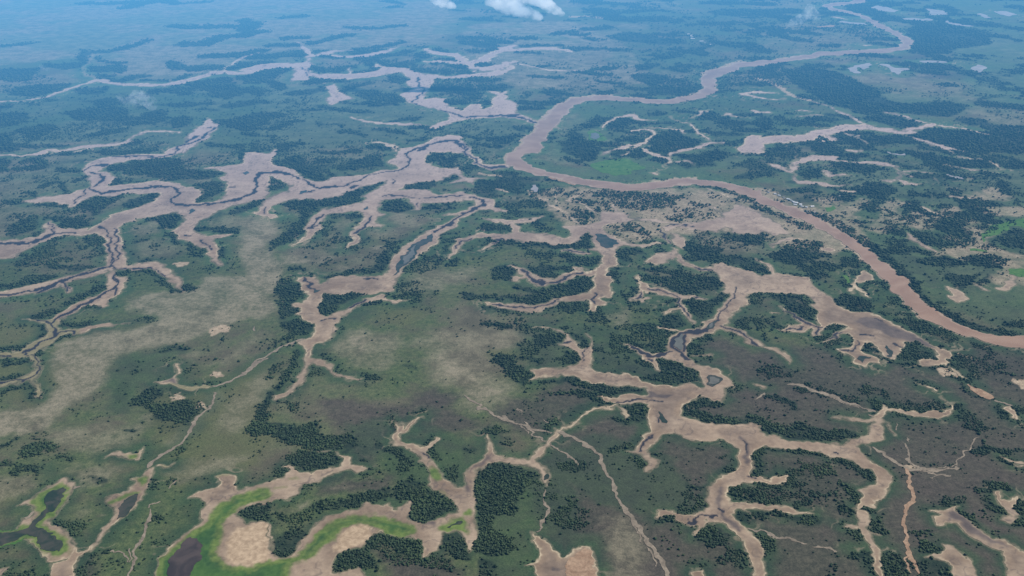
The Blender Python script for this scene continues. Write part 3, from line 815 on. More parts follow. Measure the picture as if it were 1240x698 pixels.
tP 511,2534 583,2549 655,2625 649,2594 599,2505 546,2421 521,2448
TP 392,2490 483,2556 466,2490 405,2448
tP 409,2434 465,2441 493,2394 465,2367 419,2374
TP 298,2303 336,2334 387,2315 403,2265 363,2223 334,2265
tP 59,2315 119,2341 141,2315 122,2265 64,2247
TP 64,2253 132,2241 172,2194 161,2154 122,2159 89,2148
tP 131,2229 172,2205 161,2157 134,2165
tP 166,2341 200,2315 202,2265 185,2265
tP -54,2182 1,2171 50,2115 38,2050 1,2093
tL 29,2194,24 79,2171,24
tP 65,2072 146,2088 202,2050 276,2045 321,2019 251,2009 159,2040 118,2061
tP 69,2019 116,2019 210,2009 233,1979 226,1955 187,1989 126,2004
TP 210,2148 252,2126 261,2104 213,2115
TP 274,2241 314,2194 342,2148 305,2115 278,2171
tP 369,2182 404,2194 436,2148 476,2126 471,2072 436,2050 384,2061 335,2093 381,2115
tP 267,1960 314,1965 321,1903 307,1875 260,1893
tP 409,1950 457,1989 513,1960 470,1950 416,1931
tP 404,1921 446,1931 481,1903 589,1893 582,1866 494,1868 439,1889
TL 121,1912,14 184,1940,14 236,1955,15
GP 614,2394 631,2448 744,2534 703,2367 632,2367
TP 611,2380 686,2448 726,2462 679,2265
TL 538,2030,16 595,2050,17
tL 74,1837,8 110,1893,8
tL 241,1903,13 269,1884,13
TL 344,2680,45 402,2672,45
TL 603,2341,16 644,2265,16
TP 233,2290 294,2217 336,2104 219,2126
TP 340,2421 505,2462 487,2354 377,2328
uP 228,2229 292,2194 264,2137 221,2148
uP 472,2265 588,2328 664,2205 629,2061 555,2115 516,2194
uP 1,1989 166,1979 194,1940 118,1837 10,1830 -48,1903
bP -57,2341 36,2341 53,2303 -10,2253 -55,2253
lP -55,2229 35,2241 46,2194 -54,2194
bP -52,2072 6,2061 1,2019 -50,1999
RP 1237,2724 1213,2609 1216,2519 1230,2448 1256,2394 1290,2347 1329,2318 1369,2315 1609,2337 1555,2241 1336,2247 1299,2265 1267,2296 1228,2328 1197,2367 1167,2427 1160,2505 1161,2609 1180,2724
sL 1177,2724,6 1160,2606,6 1159,2502,7 1166,2425,7
sL 1196,2364,5 1227,2326,5 1266,2294,5
mP 763,2724 923,2724 925,2640 952,2579 953,2519 980,2469 1024,2469 1053,2448 1077,2380 1112,2315 1133,2253 1152,2229 1159,2205 1126,2154 1102,2148 1070,2137 1047,2148 1065,2182 1113,2176 1124,2229 1097,2278 1068,2278 1049,2241 1013,2205 995,2188 973,2205 977,2265 949,2265 931,2229 960,2182 952,2159 927,2154 909,2131 885,2159 893,2200 866,2241 905,2253 932,2303 921,2341 843,2278 841,2290 915,2360 941,2367 900,2387 874,2380 837,2315 819,2315 842,2374 791,2341 742,2354 788,2394 814,2400 780,2505 797,2476 825,2421 862,2380 878,2476 890,2564 865,2609 832,2632 795,2640 740,2625
mL 656,2265,20 696,2241,30 720,2205,21 718,2154,6
qP 1004,2448 1041,2414 1078,2351 1117,2300 1134,2241 1094,2270 1046,2296 1006,2347 964,2400
dL 789,2469,8 819,2421,8 838,2380,9 860,2374,10
dL 767,2360,9 803,2374,9
dL 855,2367,3 838,2328,3
dL 849,2296,5 909,2341,5
dL 933,2278,3 925,2253,3 900,2223,6 882,2235,8
pP 918,2208 946,2188 916,2181 903,2153 905,2180 898,2194
pP 1009,2256 1001,2217 988,2198 993,2229
dL 1034,2421,7 1045,2400,7
dL 965,2322,16 981,2318,16
dL 1035,2265,8 1047,2253,8
mL 747,2448,11 772,2451,11
bP 1082,2512 1135,2505 1124,2441 1119,2476
mL 1077,2724,8 1043,2640,9 1056,2601,15 1068,2564,15
mP 1296,2576 1317,2579 1331,2648 1360,2636 1355,2564 1311,2522
mP 1465,2625 1496,2609 1598,2724 1564,2724 1498,2640
mL 1424,2664,14 1436,2617,13
GP 1329,2490 1366,2534 1408,2541 1435,2519 1421,2462 1376,2407 1346,2421 1325,2455
lP 1366,2490 1397,2505 1396,2462 1359,2434
sP 1089,2131 1117,2145 1134,2098 1121,2091 1085,2095
oP 1130,2056 1144,2045 1170,2009 1176,1979 1158,1982 1137,2004
kL 1173,1969,9 1198,1948,9
mP 1174,1940 1197,1945 1182,1884 1171,1903
sP 1262,2093 1279,2072 1455,2061 1432,2019 1253,2030
mL 1021,2056,7 1043,2030,7
sL 1184,2211,10 1221,2188,10
mL 1153,2217,6 1191,2241,6
mL 1123,2159,11 1138,2104,11 1151,2061,11
mL 751,1903,8 797,1889,14 833,1880,17 861,1903,19 890,1940,12 887,1962,4
mL 888,1936,21 928,1921,18 975,1912,19 1010,1912,30 1047,1940,8 1056,1955,6 1044,1994,3
mL 858,1893,19 833,1830,23
mL 868,1880,6 870,1830,6
kL 655,2077,4 701,2050,4
kL 769,1994,3 825,1945,5 851,1903,7
mL 606,2050,13 622,2040,13
kL 619,2030,2 620,1979,2
tL 1237,2724,24 1219,2609,26 1222,2519,31 1237,2448,38 1268,2407,44 1292,2380,45
tL 1295,2387,35 1339,2351,35 1375,2328,35
tP 1116,2421 1159,2407 1185,2367 1204,2341 1131,2334 1107,2380
tP 949,2549 1002,2594 1051,2549 1056,2490 989,2476 947,2519
tP 770,2564 826,2609 869,2579 874,2505 862,2421 825,2421 796,2519
tL 763,2724,28 803,2672,28 832,2632,27
TL 732,2594,34 752,2490,33
TL 728,2421,38 789,2421,38
tL 864,2367,21 928,2383,22
TL 849,2278,32 905,2290,32
tP 949,2265 977,2265 973,2205 942,2229
TL 790,2315,27 832,2278,27
TL 848,2217,20 882,2148,19
tL 964,2194,19 989,2171,19
TL 1021,2229,29 1078,2229,29
tL 1018,2159,17 1047,2148,17
tP 1063,2148 1097,2137 1078,2104
TL 1002,2104,26 1032,2082,23 1047,2040,20
TL 838,2030,27 859,1999,27
tP 858,1950 892,1960 854,1912
tL 629,1994,25 674,1969,22 671,1940,13
TL 643,1950,20 712,1940,20 761,1903,19
tL 566,1880,26 663,1837,26 768,1830,25
TL 906,1903,21 968,1893,21
tL 1101,2093,15 1128,2082,15
tL 1150,2082,14 1166,2082,14
tL 1119,2025,11 1124,1999,15 1157,1979,16
tL 1159,1940,16 1156,1903,16
tL 1193,1931,22 1367,1903,22
TL 1245,2126,22 1278,2104,22
TL 1288,2194,27 1516,2171,26
TL 1006,2549,38 1104,2594,27 1113,2656,23
TL 936,2724,38 984,2640,37
tL 1177,2724,14 1167,2625,14
tL 1377,2724,33 1414,2656,35 1498,2724,20
tL 1403,2387,39 1626,2367,39
tL 1141,2519,18 1155,2490,17
TP 634,2171 785,2082 923,2019 1064,1979 1101,1837 907,1837 806,1979 608,2061
GP 1098,2341 1184,2265 1148,2205 1055,2229 1017,2217
GP 1351,2724 1825,2724 1656,2421 1352,2380 1273,2476
mP -1008,1561 -984,1594 -969,1638 -953,1664 -917,1641 -912,1587 -908,1539 -916,1519 -861,1489 -835,1452 -831,1418 -864,1400 -886,1424 -924,1455 -945,1464 -1084,1424 -1109,1470 -971,1493 -977,1519 -959,1539 -966,1559 -990,1570
gP -982,1580 -972,1616 -949,1644 -926,1623 -913,1580 -911,1539 -928,1512 -895,1489 -860,1478 -840,1430 -866,1415 -916,1455 -930,1467 -949,1455 -1088,1431 -1105,1462 -944,1507 -947,1546 -967,1566
pP -957,1594 -955,1616 -937,1627 -925,1608 -917,1559 -928,1546 -933,1519 -938,1507 -917,1493 -864,1467 -853,1436 -870,1423 -909,1452 -932,1480 -960,1461 -1090,1435 -1102,1458 -950,1493 -947,1525 -945,1559
mP -861,1395 -833,1412 -839,1455 -824,1430 -803,1436 -803,1467 -802,1486 -798,1552 -833,1587 -831,1605 -796,1616 -795,1638 -807,1664 -786,1664 -780,1698 -771,1698 -758,1623 -755,1601 -766,1559 -785,1519 -784,1493 -790,1455 -798,1436 -810,1424 -818,1406 -747,1228 -780,1228
pP -788,1537 -796,1580 -774,1614 -766,1581 -775,1535 -787,1524
gP -793,1658 -776,1668 -774,1645 -788,1644
gL -815,1579,8 -805,1593,8 -777,1614,9
kL -782,1702,8 -780,1738,10 -761,1764,9 -740,1788,6 -736,1822,4 -733,1877,4
GL -778,1691,36 -780,1738,45 -761,1764,57 -740,1788,46 -733,1877,42
bP -779,1792 -761,1839 -738,1877 -738,1813 -761,1779
mP -897,1745 -869,1763 -823,1754 -818,1778 -812,1738 -823,1728 -863,1748
gP -848,1750 -825,1748 -829,1735
mP -669,1591 -647,1619 -621,1623 -614,1645 -627,1660 -601,1681 -585,1664 -581,1638 -568,1623 -510,1641 -496,1580 -540,1566 -552,1546 -532,1519 -480,1512 -414,1228 -631,1228 -663,1406 -648,1461 -625,1493 -617,1519 -625,1546 -618,1566 -627,1584 -648,1594
gP -617,1228 -661,1395 -640,1449 -619,1486 -601,1515 -598,1559 -588,1584 -560,1608 -506,1624 -499,1593 -544,1580 -560,1546 -570,1512 -566,1467 -556,1418 -522,1386 -449,1380 -414,1228
xP -594,1232 -641,1412 -632,1461 -613,1467 -592,1442 -583,1406 -590,1377 -563,1229
sP -548,1467 -540,1499 -480,1512 -454,1400 -507,1389 -537,1412
kL -665,1232,4 -715,1418,6 -714,1461,5 -720,1525,6 -732,1559,2
kL -734,1566,3 -719,1584,3
kL -715,1627,3 -707,1656,3
kL -728,1442,3 -714,1395,3
kL -758,1436,4 -731,1418,3 -718,1395,3
qP -762,1405 -749,1424 -739,1418 -735,1397 -755,1396
bP -872,1556 -860,1563 -849,1542 -861,1537
mL -763,1702,8 -738,1710,8
uP -805,1395 -790,1424 -770,1395 -712,1232 -738,1232
mP -1061,1383 -930,1389 -933,1371 -978,1232
tP -1080,1746 -1088,1788 -1012,1788 -1009,1771 -1040,1767 -1054,1746
tP -1048,1706 -1021,1714 -1013,1687 -1036,1687
tP -1069,1683 -1061,1710 -1049,1679
tP -996,1742 -957,1738 -960,1722
tL -1252,1730,16 -1089,1710,16
tP -880,1660 -853,1660 -850,1641 -874,1645
tL -893,1660,11 -886,1660,11
TP -899,1519 -844,1519 -830,1493 -842,1473 -885,1506
tL -861,1499,10 -842,1483,10
tP -720,1525 -703,1539 -697,1525 -709,1519
TP -688,1506 -689,1559 -654,1587 -620,1573 -625,1532 -650,1519 -671,1506
TP -579,1630 -571,1668 -523,1698 -509,1638
tP -539,1546 -529,1573 -496,1580 -482,1519 -530,1525
tP -803,1232 -856,1392 -778,1232
TP -1018,1546 -986,1532 -996,1519
TL -843,1580,11 -803,1566,11
tL -1136,1788,13 -1120,1805,13
TP -962,1430 -883,1418 -873,1395 -944,1395
tL -768,1436,11 -764,1436,11
tL -881,1848,11 -865,1844,11
TL -719,1652,14 -650,1660,14
tL -735,1767,8 -728,1767,8
TL -782,1395,11 -787,1418,11
TL -823,1418,17 -702,1232,15
TP -1084,1424 -919,1442 -865,1395 -805,1228 -1068,1395
bP -1218,1668 -1044,1675 -994,1645 -1006,1594 -1162,1566
bP -1077,1848 -842,1877 -856,1779 -931,1754 -1019,1805
lP -1189,1616 -1008,1616 -1019,1566
GP -1024,1730 -985,1738 -959,1668 -994,1645
bP -967,1706 -832,1714 -854,1652 -915,1616
bP -778,1691 -675,1730 -565,1754 -618,1691 -690,1645
mP -558,1623 -522,1638 -480,1671 -478,1694 -500,1710 -480,1714 -451,1687 -428,1683 -372,1702 -365,1730 -379,1746 -424,1763 -409,1756 -355,1746 -345,1710 -321,1702 -317,1691 -331,1677 -351,1691 -384,1668 -425,1645 -440,1645 -440,1608 -453,1587 -545,1573
gP -554,1608 -514,1624 -505,1608 -546,1579
lP -474,1664 -459,1669 -449,1656 -467,1652
lL -487,1623,11 -474,1627,11
mP -531,1519 -485,1512 -476,1480 -456,1467 -456,1424 -436,1412 -410,1424 -407,1449 -394,1486 -383,1519 -350,1546 -309,1559 -297,1580 -258,1566 -252,1587 -236,1559 -204,1579 -203,1525 -184,1509 -160,1519 -115,1539 -110,1566 -126,1594 -174,1638 -176,1675 -194,1718 -208,1718 -199,1730 -222,1767 -261,1779 -274,1805 -263,1839 -264,1877 -245,1877 -252,1831 -256,1796 -214,1788 -195,1783 -169,1818 -161,1809 -180,1779 -187,1746 -165,1706 -144,1660 -106,1623 -93,1638 -102,1691 -78,1714 -56,1746 -60,1822 -53,1831 -47,1779 -32,1746 9,1734 9,1714 -37,1726 -64,1698 -77,1675 -80,1630 -71,1573 -72,1532 -66,1480 -73,1442 -80,1433 -99,1480 -108,1489 -132,1480 -141,1455 -143,1430 -170,1415 -168,1461 -193,1467 -226,1473 -249,1486 -269,1486 -283,1467 -284,1442 -312,1439 -331,1430 -338,1383 -329,1371 -302,1377 -277,1392 -231,1228 -456,1228
gP -456,1228 -496,1383 -446,1406 -404,1412 -384,1455 -367,1499 -339,1529 -306,1540 -272,1540 -228,1525 -196,1499 -190,1480 -214,1473 -249,1493 -277,1512 -315,1512 -339,1493 -344,1461 -368,1436 -376,1412 -411,1389 -421,1231
gP -183,1693 -169,1696 -153,1671 -157,1651 -171,1668
lP -155,1630 -137,1623 -127,1601 -150,1616
gP -142,1502 -101,1527 -89,1512 -86,1485 -108,1494 -141,1485
gP -98,1549 -85,1556 -82,1535 -97,1535
pP -131,1499 -101,1517 -95,1506
dL -193,1763,3 -186,1738,3
qL -90,1679,8 -73,1706,9 -51,1734,9
qL -98,1652,11 -92,1616,11
qL -176,1512,12 -155,1506,12
sP -529,1512 -486,1506 -460,1467 -461,1418 -501,1400
sP -335,1480 -310,1506 -278,1506 -276,1486 -285,1452 -312,1442 -343,1430
tP -589,1877 -514,1877 -440,1822 -393,1831 -350,1805 -339,1792 -363,1763 -405,1763 -456,1779 -507,1796
tP -499,1738 -452,1763 -384,1746 -370,1722 -385,1702 -429,1691 -461,1714
TP -569,1668 -524,1706 -481,1698 -481,1675 -528,1645 -560,1630
tL -299,1783,19 -254,1763,18 -233,1738,12 -231,1698,12
TL -348,1730,11 -333,1788,14 -323,1714,9
tP -247,1616 -234,1660 -208,1668 -184,1652 -177,1630 -149,1608 -117,1580 -115,1552 -152,1532 -185,1512 -204,1539 -196,1587 -209,1587 -239,1587
tP -407,1573 -357,1587 -309,1616 -266,1630 -245,1601 -296,1587 -319,1566 -361,1559 -384,1546 -404,1559
TP -545,1573 -484,1573 -492,1532 -535,1532
tP -454,1424 -456,1467 -437,1493 -399,1493 -396,1473 -407,1430 -433,1418
tP -474,1546 -453,1546 -444,1525 -459,1519
TL -430,1519,27 -393,1546,27
tP -279,1467 -262,1489 -231,1473 -196,1461 -172,1461 -169,1430 -188,1418 -218,1436 -245,1455 -275,1436
tP -335,1383 -318,1424 -279,1436 -254,1400 -243,1377 -277,1395 -322,1377
tP -143,1467 -120,1486 -99,1480 -84,1430 -75,1406 -99,1406 -138,1442
tP -77,1683 -55,1714 9,1706 8,1546 -33,1532 -37,1493 8,1442 -16,1418 -60,1424 -69,1442 -62,1493 -68,1559
tP -63,1400 -35,1395 -21,1232 -62,1371
TL -216,1418,27 -134,1395,27
TP -146,1698 -115,1718 -116,1645 -135,1660
TL -181,1788,14 -158,1730,14
TL -48,1831,31 -14,1813,30
tL -97,1771,13 -89,1771,13
TL -242,1430,29 -190,1395,28
tL -268,1232,7 -247,1232,7
TL -153,1386,16 -86,1383,16
BP -445,1552 -431,1587 -411,1594 -405,1566 -430,1539
bL -372,1623,13 -359,1627,13
bL -395,1580,11 -380,1594,11
uP -333,1822 -292,1839 -285,1779 -301,1691 -342,1660 -376,1645 -305,1652 -245,1675 -266,1630 -326,1616 -411,1594 -409,1630
bL -516,1559,10 -497,1552,10
uP -275,1436 -218,1430 -190,1395 -237,1389
uP -240,1418 -95,1400 -65,1228 -231,1228
mL -45,1734,24 1,1728,25 38,1718,27 65,1698,22 75,1668,24 70,1630,7
mL 42,1722,17 57,1754,20 77,1788,15 102,1818,18 108,1848,13
kL 67,1623,3 62,1594,3 71,1546,3 64,1519,3 48,1486,3
kL 25,1877,4 59,1844,5 98,1831,5
kL 108,1844,10 136,1813,12 172,1783,9 192,1738,8 209,1675,7 209,1623,7 225,1566,8 243,1532,10 254,1486,9 268,1436,9 285,1389,8 287,1228,9
kL 232,1552,3 243,1499,3 253,1449,3 274,1395,2 255,1232,2
pP 70,1675 78,1681 81,1655 70,1651
mP 38,1486 62,1467 74,1452 89,1424 101,1418 118,1436 143,1449 149,1424 157,1389 144,1228 51,1228 44,1383 20,1392 42,1395 53,1424
oP 104,1409 143,1442 153,1395 141,1228 106,1228 99,1389
qL 75,1384,6 98,1371,6
kL 7,1519,3 21,1499,3 38,1486,3
mP 327,1877 357,1877 339,1822 304,1771 308,1730 330,1722 316,1691 295,1674 285,1683 295,1722 282,1746 257,1759 276,1779 300,1813
dL 321,1831,3 297,1796,3 284,1763,3
mP 352,1877 585,1877 563,1788 532,1754 507,1668 533,1660 529,1644 489,1645 453,1623 442,1601 448,1580 513,1580 508,1559 452,1559 441,1546 460,1499 483,1455 429,1232 445,1412 438,1473 418,1519 389,1519 367,1493 355,1470 354,1486 369,1506 341,1512 320,1535 282,1529 296,1552 331,1552 357,1532 380,1539 398,1566 404,1601 402,1627 442,1660 487,1698 501,1763 481,1805 423,1805 386,1813 361,1839
qL 514,1822,13 525,1788,10 509,1714,9
dL 363,1519,4 408,1540,4
dL 519,1805,3 517,1763,2
dL 422,1559,7 426,1556,7
dL 497,1664,3 519,1660,3
dL 353,1519,10 359,1519,10
qL 435,1623,10 419,1546,11 444,1499,14
mP 332,1386 355,1380 334,1228 320,1232
tP -45,1714 10,1714 51,1675 45,1645 18,1608 -7,1559 -41,1532
TP -40,1486 -11,1467 -3,1424 -39,1418
TP 102,1714 150,1738 166,1706 110,1691
TL 218,1771,20 259,1796,22 298,1805,23
tL 271,1738,11 285,1698,11
tL 305,1746,8 329,1746,8
TP 350,1594 368,1645 403,1668 407,1616 400,1580 360,1546 335,1552
tL 375,1638,23 396,1630,23
TL 408,1668,9 467,1691,10
tL 288,1525,11 338,1519,11
tP 360,1473 392,1512 419,1480 407,1442 360,1455
TL 413,1455,23 429,1395,23
tP 445,1608 476,1630 520,1608 497,1587 451,1594
tP 445,1546 507,1552 500,1525 463,1512
TL 396,1813,16 419,1779,16
tP 536,1771 561,1779 536,1675 513,1675
TL -47,1839,41 -8,1805,40
TL -38,1395,15 -6,1232,14
TL 391,1406,20 435,1424,20
TP 9,1594 76,1616 180,1546 159,1493 92,1480
uP 114,1683 164,1675 154,1594 110,1594
uP 318,1805 439,1788 471,1754 420,1683 370,1660 357,1691
uP 238,1525 284,1493 312,1406 326,1395 297,1389
bP 186,1519 231,1546 252,1442 232,1228 185,1418
GP 81,1645 74,1580 93,1506 174,1480 175,1395 148,1455 82,1442
mP 555,1835 602,1826 615,1805 673,1805 738,1783 758,1813 804,1822 837,1877 862,1877 849,1839 832,1800 792,1788 774,1775 785,1738 800,1691 807,1652 778,1616 750,1587 735,1563 713,1566 693,1559 725,1601 716,1623 764,1638 777,1683 746,1706 735,1730 697,1726 680,1763 615,1767 580,1779 545,1792
mL 695,1559,13 701,1546,28 692,1519,25 688,1493,23 689,1461,18 687,1418,14 636,1232,11
mL 655,1506,10 673,1499,10
mL 708,1480,8 690,1486,8
mL 652,1433,3 669,1436,3
mL 696,1433,3 717,1439,3
mL 513,1652,23 557,1649,18 577,1675,16
mL 492,1565,23 536,1566,26 567,1552,22 602,1540,6
kL 796,1783,6 820,1746,10 836,1714,9 846,1691,8
oL 846,1691,7 835,1638,7 823,1594,10 801,1559,9 777,1519,8 760,1473,7 750,1436,9 750,1406,13 745,1371,5
oL 750,1436,4 737,1406,4 729,1371,4
kL 740,1455,2 731,1418,2
kL 887,1877,3 881,1822,3 876,1771,3 862,1714,3
kL 907,1839,2 888,1788,2
kL 851,1691,11 878,1691,7 928,1700,5 963,1714,3 1014,1771,3 1073,1839,2
kL 867,1687,4 909,1677,4 938,1671,4
kL 963,1714,1 938,1671,1 932,1645,1
kL 869,1645,1 908,1675,1
sL 849,1698,7 875,1706,7
mP 839,1559 868,1556 903,1566 889,1546 905,1512 925,1473 957,1455 962,1430 1096,1418 990,1228 845,1228 932,1418 905,1449 886,1480 878,1509 856,1515 833,1506 836,1525 861,1539
qP 872,1546 888,1542 903,1509 922,1467 950,1449 916,1455 892,1493 882,1519 864,1525
mP 822,1464 833,1452 849,1430 861,1395 805,1228 743,1228 817,1395 810,1406 772,1415 810,1424 821,1442
mP 1000,1619 1012,1616 1003,1587 1023,1584 1048,1608 1036,1587 1015,1566 1022,1546 1003,1532 989,1512 970,1525 996,1546 993,1594
mL 1074,1738,7 1088,1718,20 1264,1718,11
mL 1087,1706,9 1242,1679,9
mP 467,1455 480,1442 467,1406 429,1232 415,1232
dL 714,1746,6 716,1743,6
dL 809,1584,9 813,1584,9
tP 612,1848 674,1877 761,1839 738,1813 676,1813 620,1822
tL 565,1877,16 598,1848,16
tL 541,1775,15 614,1763,15 679,1759,16 696,1738,14
tP 695,1718 733,1722 761,1694 767,1660 753,1645 734,1698
TL 552,1683,13 573,1714,17 617,1722,21
TL 623,1630,15 665,1638,15
tL 695,1645,16 705,1623,16
tL 497,1587,11 542,1591,11
tL 572,1573,8 602,1587,8
tL 667,1559,21 682,1552,21
tL 705,1608,10 709,1580,10
tL 487,1544,15 543,1544,16 574,1519,15 608,1519,15
TP 626,1480 661,1499 682,1486 661,1449 634,1455
tL 641,1412,17 677,1424,19 657,1389,14 674,1371,20
tP 695,1418 725,1424 734,1395 675,1228 638,1228
tP 761,1412 801,1412 811,1389 747,1228 689,1228
tP 741,1403 754,1395 740,1380 732,1389
tP 788,1461 807,1467 811,1436 790,1424 774,1436
tL 781,1486,11 809,1483,11
TL 852,1580,21 920,1587,22
tL 831,1566,7 836,1566,7
tL 885,1546,12 915,1525,11 914,1506,8
tL 967,1623,20 993,1623,20
tP 966,1601 982,1580 994,1559 989,1539 961,1552
tL 1003,1645,17 1029,1623,17
tL 1018,1759,15 1071,1771,17 1275,1738,17
tL 1066,1730,9 1077,1714,8
tP 1027,1587 1194,1594 1175,1559 1019,1566
tP 1003,1532 1160,1532 1131,1480 994,1506
TL 976,1839,23 976,1771,22
TL 472,1480,25 501,1461,18 482,1418,15
TL 531,1232,10 593,1389,10
tL 593,1525,15 602,1525,15
TL 884,1455,19 916,1418,19
TL 699,1512,25 717,1493,24
tL 717,1559,12 721,1559,12
TL 477,1430,10 500,1395,10
TP 535,1746 691,1706 681,1616 595,1594 502,1608
kL -968,1528,5 -952,1603,6 -898,1637,6
kL -121,2005,5 -58,1921,6 37,1850,6 105,1837,7
kL 37,1850,5 95,1783,5 143,1720,5
kL 861,1720,7 900,1683,6 960,1702,5
kL 700,2056,8 767,2005,8 862,1929,8
kL 461,1497,5 540,1460,5 610,1429,5
hP 64,3517 263,3618 508,3468 675,3517 1014,3587 1125,3197 1087,2888 943,2961 753,3115 515,3075 333,2961 231,3115
mL 111,3468,15 160,3355,16 211,3266,14 251,3147,13
mL 380,3392,17 410,3266,21 464,3214,34 538,3231,34 593,3164,27
mL 222,3468,19 285,3373,16 319,3266,10 318,3115,9
mL 720,3411,20 770,3319,15 773,3214,18 843,3180,25
mL 608,3115,18 675,3164,25 730,3115,22
mL 826,3468,19 868,3373,20 935,3266,16 935,3147,11
TP 225,3517 900,3517 1049,3036 499,2961 226,3036
GP -417,1850 -273,1921 35,1720 143,1720 113,1239 28,1239 -97,1497 -287,1720
GP 35,1720 189,1850 376,1720 388,1497 232,1549 136,1603
GP 47,2455 321,2351 373,2077 163,2036 0,2207
hP 1054,3373 1271,3373 1193,2961 1027,2961
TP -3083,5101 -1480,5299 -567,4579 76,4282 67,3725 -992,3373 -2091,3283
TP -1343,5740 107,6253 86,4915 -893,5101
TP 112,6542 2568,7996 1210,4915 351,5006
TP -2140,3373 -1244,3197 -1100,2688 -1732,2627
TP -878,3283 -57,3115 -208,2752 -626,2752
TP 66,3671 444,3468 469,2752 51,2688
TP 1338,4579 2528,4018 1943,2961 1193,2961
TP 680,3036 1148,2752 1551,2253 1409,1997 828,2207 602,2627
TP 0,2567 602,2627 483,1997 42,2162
lP -1639,2455 -1236,2402 -1033,2119 -1172,1921
lP -899,2036 -621,2162 -520,1720 -714,1603
bP 767,3671 1159,3115 1038,2819 842,2888 396,3036
BP -6449,11265 -2991,11265 -934,11265 -367,7201 -785,6542 -1613,6482 -1790,5740 -2294,5623 -2797,6253 -3498,5861
BP -385,7579 527,7782 785,6542 862,5511 92,5299 -310,5986
bP -1626,6542 95,5511 70,3896 -1125,3896
bP -2562,4146 -2092,4742 -1188,4146 -1106,3567 -1697,3283 -2140,3373
bP 1993,7579 3244,7996 2274,5986 1506,6253
GP -3136,5198 -1534,5511 -555,5299 81,4579 -72,4018 -535,4282 -1155,4018 -1796,4282 -2562,4146
GP 4860,11265 6542,11265 2839,4579 2502,5101 2739,5986
GP 126,4018 345,4915 1091,5198 1590,4742 1089,3896 473,3725
GP 1336,3896 2528,4018 1605,2351 1259,2455 1193,2961
uP 62,2077 620,2253 1551,2253 989,1239 113,1239 34,1603
uP -483,1997 -117,1921 36,1783 -75,1850 -368,1783"""

# ------------------------------------------------------------------ camera
CAM_H, PITCH, FOC, PW, PH = 1200.0, R(24.5), 1150.0, 1240.0, 698.0
cam_d = bpy.data.cameras.new("camera")
cam = bpy.data.objects.new("camera", cam_d)
col.objects.link(cam)
cam.location = (0, 0, CAM_H)
cam.rotation_euler = (math.pi / 2 - PITCH, 0, 0)
cam_d.sensor_width = 36.0
cam_d.lens = 36.0 * FOC / PW
cam_d.clip_start, cam_d.clip_end = 1.0, 900000.0
scene.camera = cam

def ground(px, py):
    x = (px - PW / 2) / FOC
    v = -(py - PH / 2) / FOC
    t = CAM_H / (math.sin(PITCH) - v * math.cos(PITCH))
    return x * t, (math.cos(PITCH) + v * math.sin(PITCH)) * t

def above(px, py, z):
    """point at height z on the sight line"""
    gx, gy = ground(px, py)
    k = (CAM_H - z) / CAM_H
    return gx * k, gy * k, z

def to_grid(X, Y):
    """ground point -> (column, row) coordinates of the terrain grid's parametrisation"""
    f = Y * math.cos(PITCH) + CAM_H * math.sin(PITCH)
    u = Y * math.sin(PITCH) - CAM_H * math.cos(PITCH)
    return PW / 2 + FOC * X / f, PH / 2 - FOC * u / f

# ------------------------------------------------------------------ world, sun
SUN_EL, SUN_AZ = R(45), R(78)          # azimuth clockwise from +Y (the way the camera looks)
world = bpy.data.worlds.new("World")
scene.world = world
world.use_nodes = True
nt = world.node_tree
sky = nt.nodes.new("ShaderNodeTexSky")
sky.sky_type = 'NISHITA'
sky.sun_disc = False
sky.sun_elevation = SUN_EL
sky.sun_rotation = SUN_AZ
sky.altitude = 1000
nt.links.new(sky.outputs[0], nt.nodes["Background"].inputs[0])
nt.nodes["Background"].inputs[1].default_value = 0.06
sl = bpy.data.lights.new("sun", 'SUN')
sl.energy = 4.4
sl.angle = R(0.5)
sl.color = (1.0, 0.955, 0.88)
sun = bpy.data.objects.new("sun", sl)
col.objects.link(sun)
sd = (math.sin(SUN_AZ) * math.cos(SUN_EL), math.cos(SUN_AZ) * math.cos(SUN_EL), math.sin(SUN_EL))
from mathutils import Vector, Matrix, noise as mnoise
sun.rotation_euler = Vector(sd).to_track_quat('Z', 'Y').to_euler()
scene.view_settings.view_transform = 'Standard'
scene.view_settings.look = 'None'
scene.view_settings.exposure = 0
scene.cycles.volume_bounces = 5
scene.cycles.max_bounces = 10
scene.cycles.transparent_max_bounces = 16
scene.cycles.volume_step_rate = 1.0
scene.cycles.volume_max_steps = 256
scene.cycles.use_denoising = True

# ------------------------------------------------------------------ numpy value noise
def vnoise(X, Y, lam, seed):
    x = X / lam + seed * 17.31; y = Y / lam + seed * 9.77
    xi = np.floor(x).astype(np.int64); yi = np.floor(y).astype(np.int64)
    fx = x - xi; fy = y - yi
    fx = fx * fx * (3 - 2 * fx); fy = fy * fy * (3 - 2 * fy)
    def h(a, b):
        n = (a * 374761393 + b * 668265263 + seed * 1442695041) & 0xffffffff
        n = ((n ^ (n >> 13)) * 1274126177) & 0xffffffff
        n = (n ^ (n >> 16)) & 0xffff
        return n.astype(np.float32) / 32767.5 - 1.0
    a = h(xi, yi); b = h(xi + 1, yi); c = h(xi, yi + 1); d = h(xi + 1, yi + 1)
    return (a + (b - a) * fx) * (1 - fy) + (c + (d - c) * fx) * fy

def smooth(a, b, x):
    t = np.clip((x - a) / (b - a), 0, 1)
    return t * t * (3 - 2 * t)

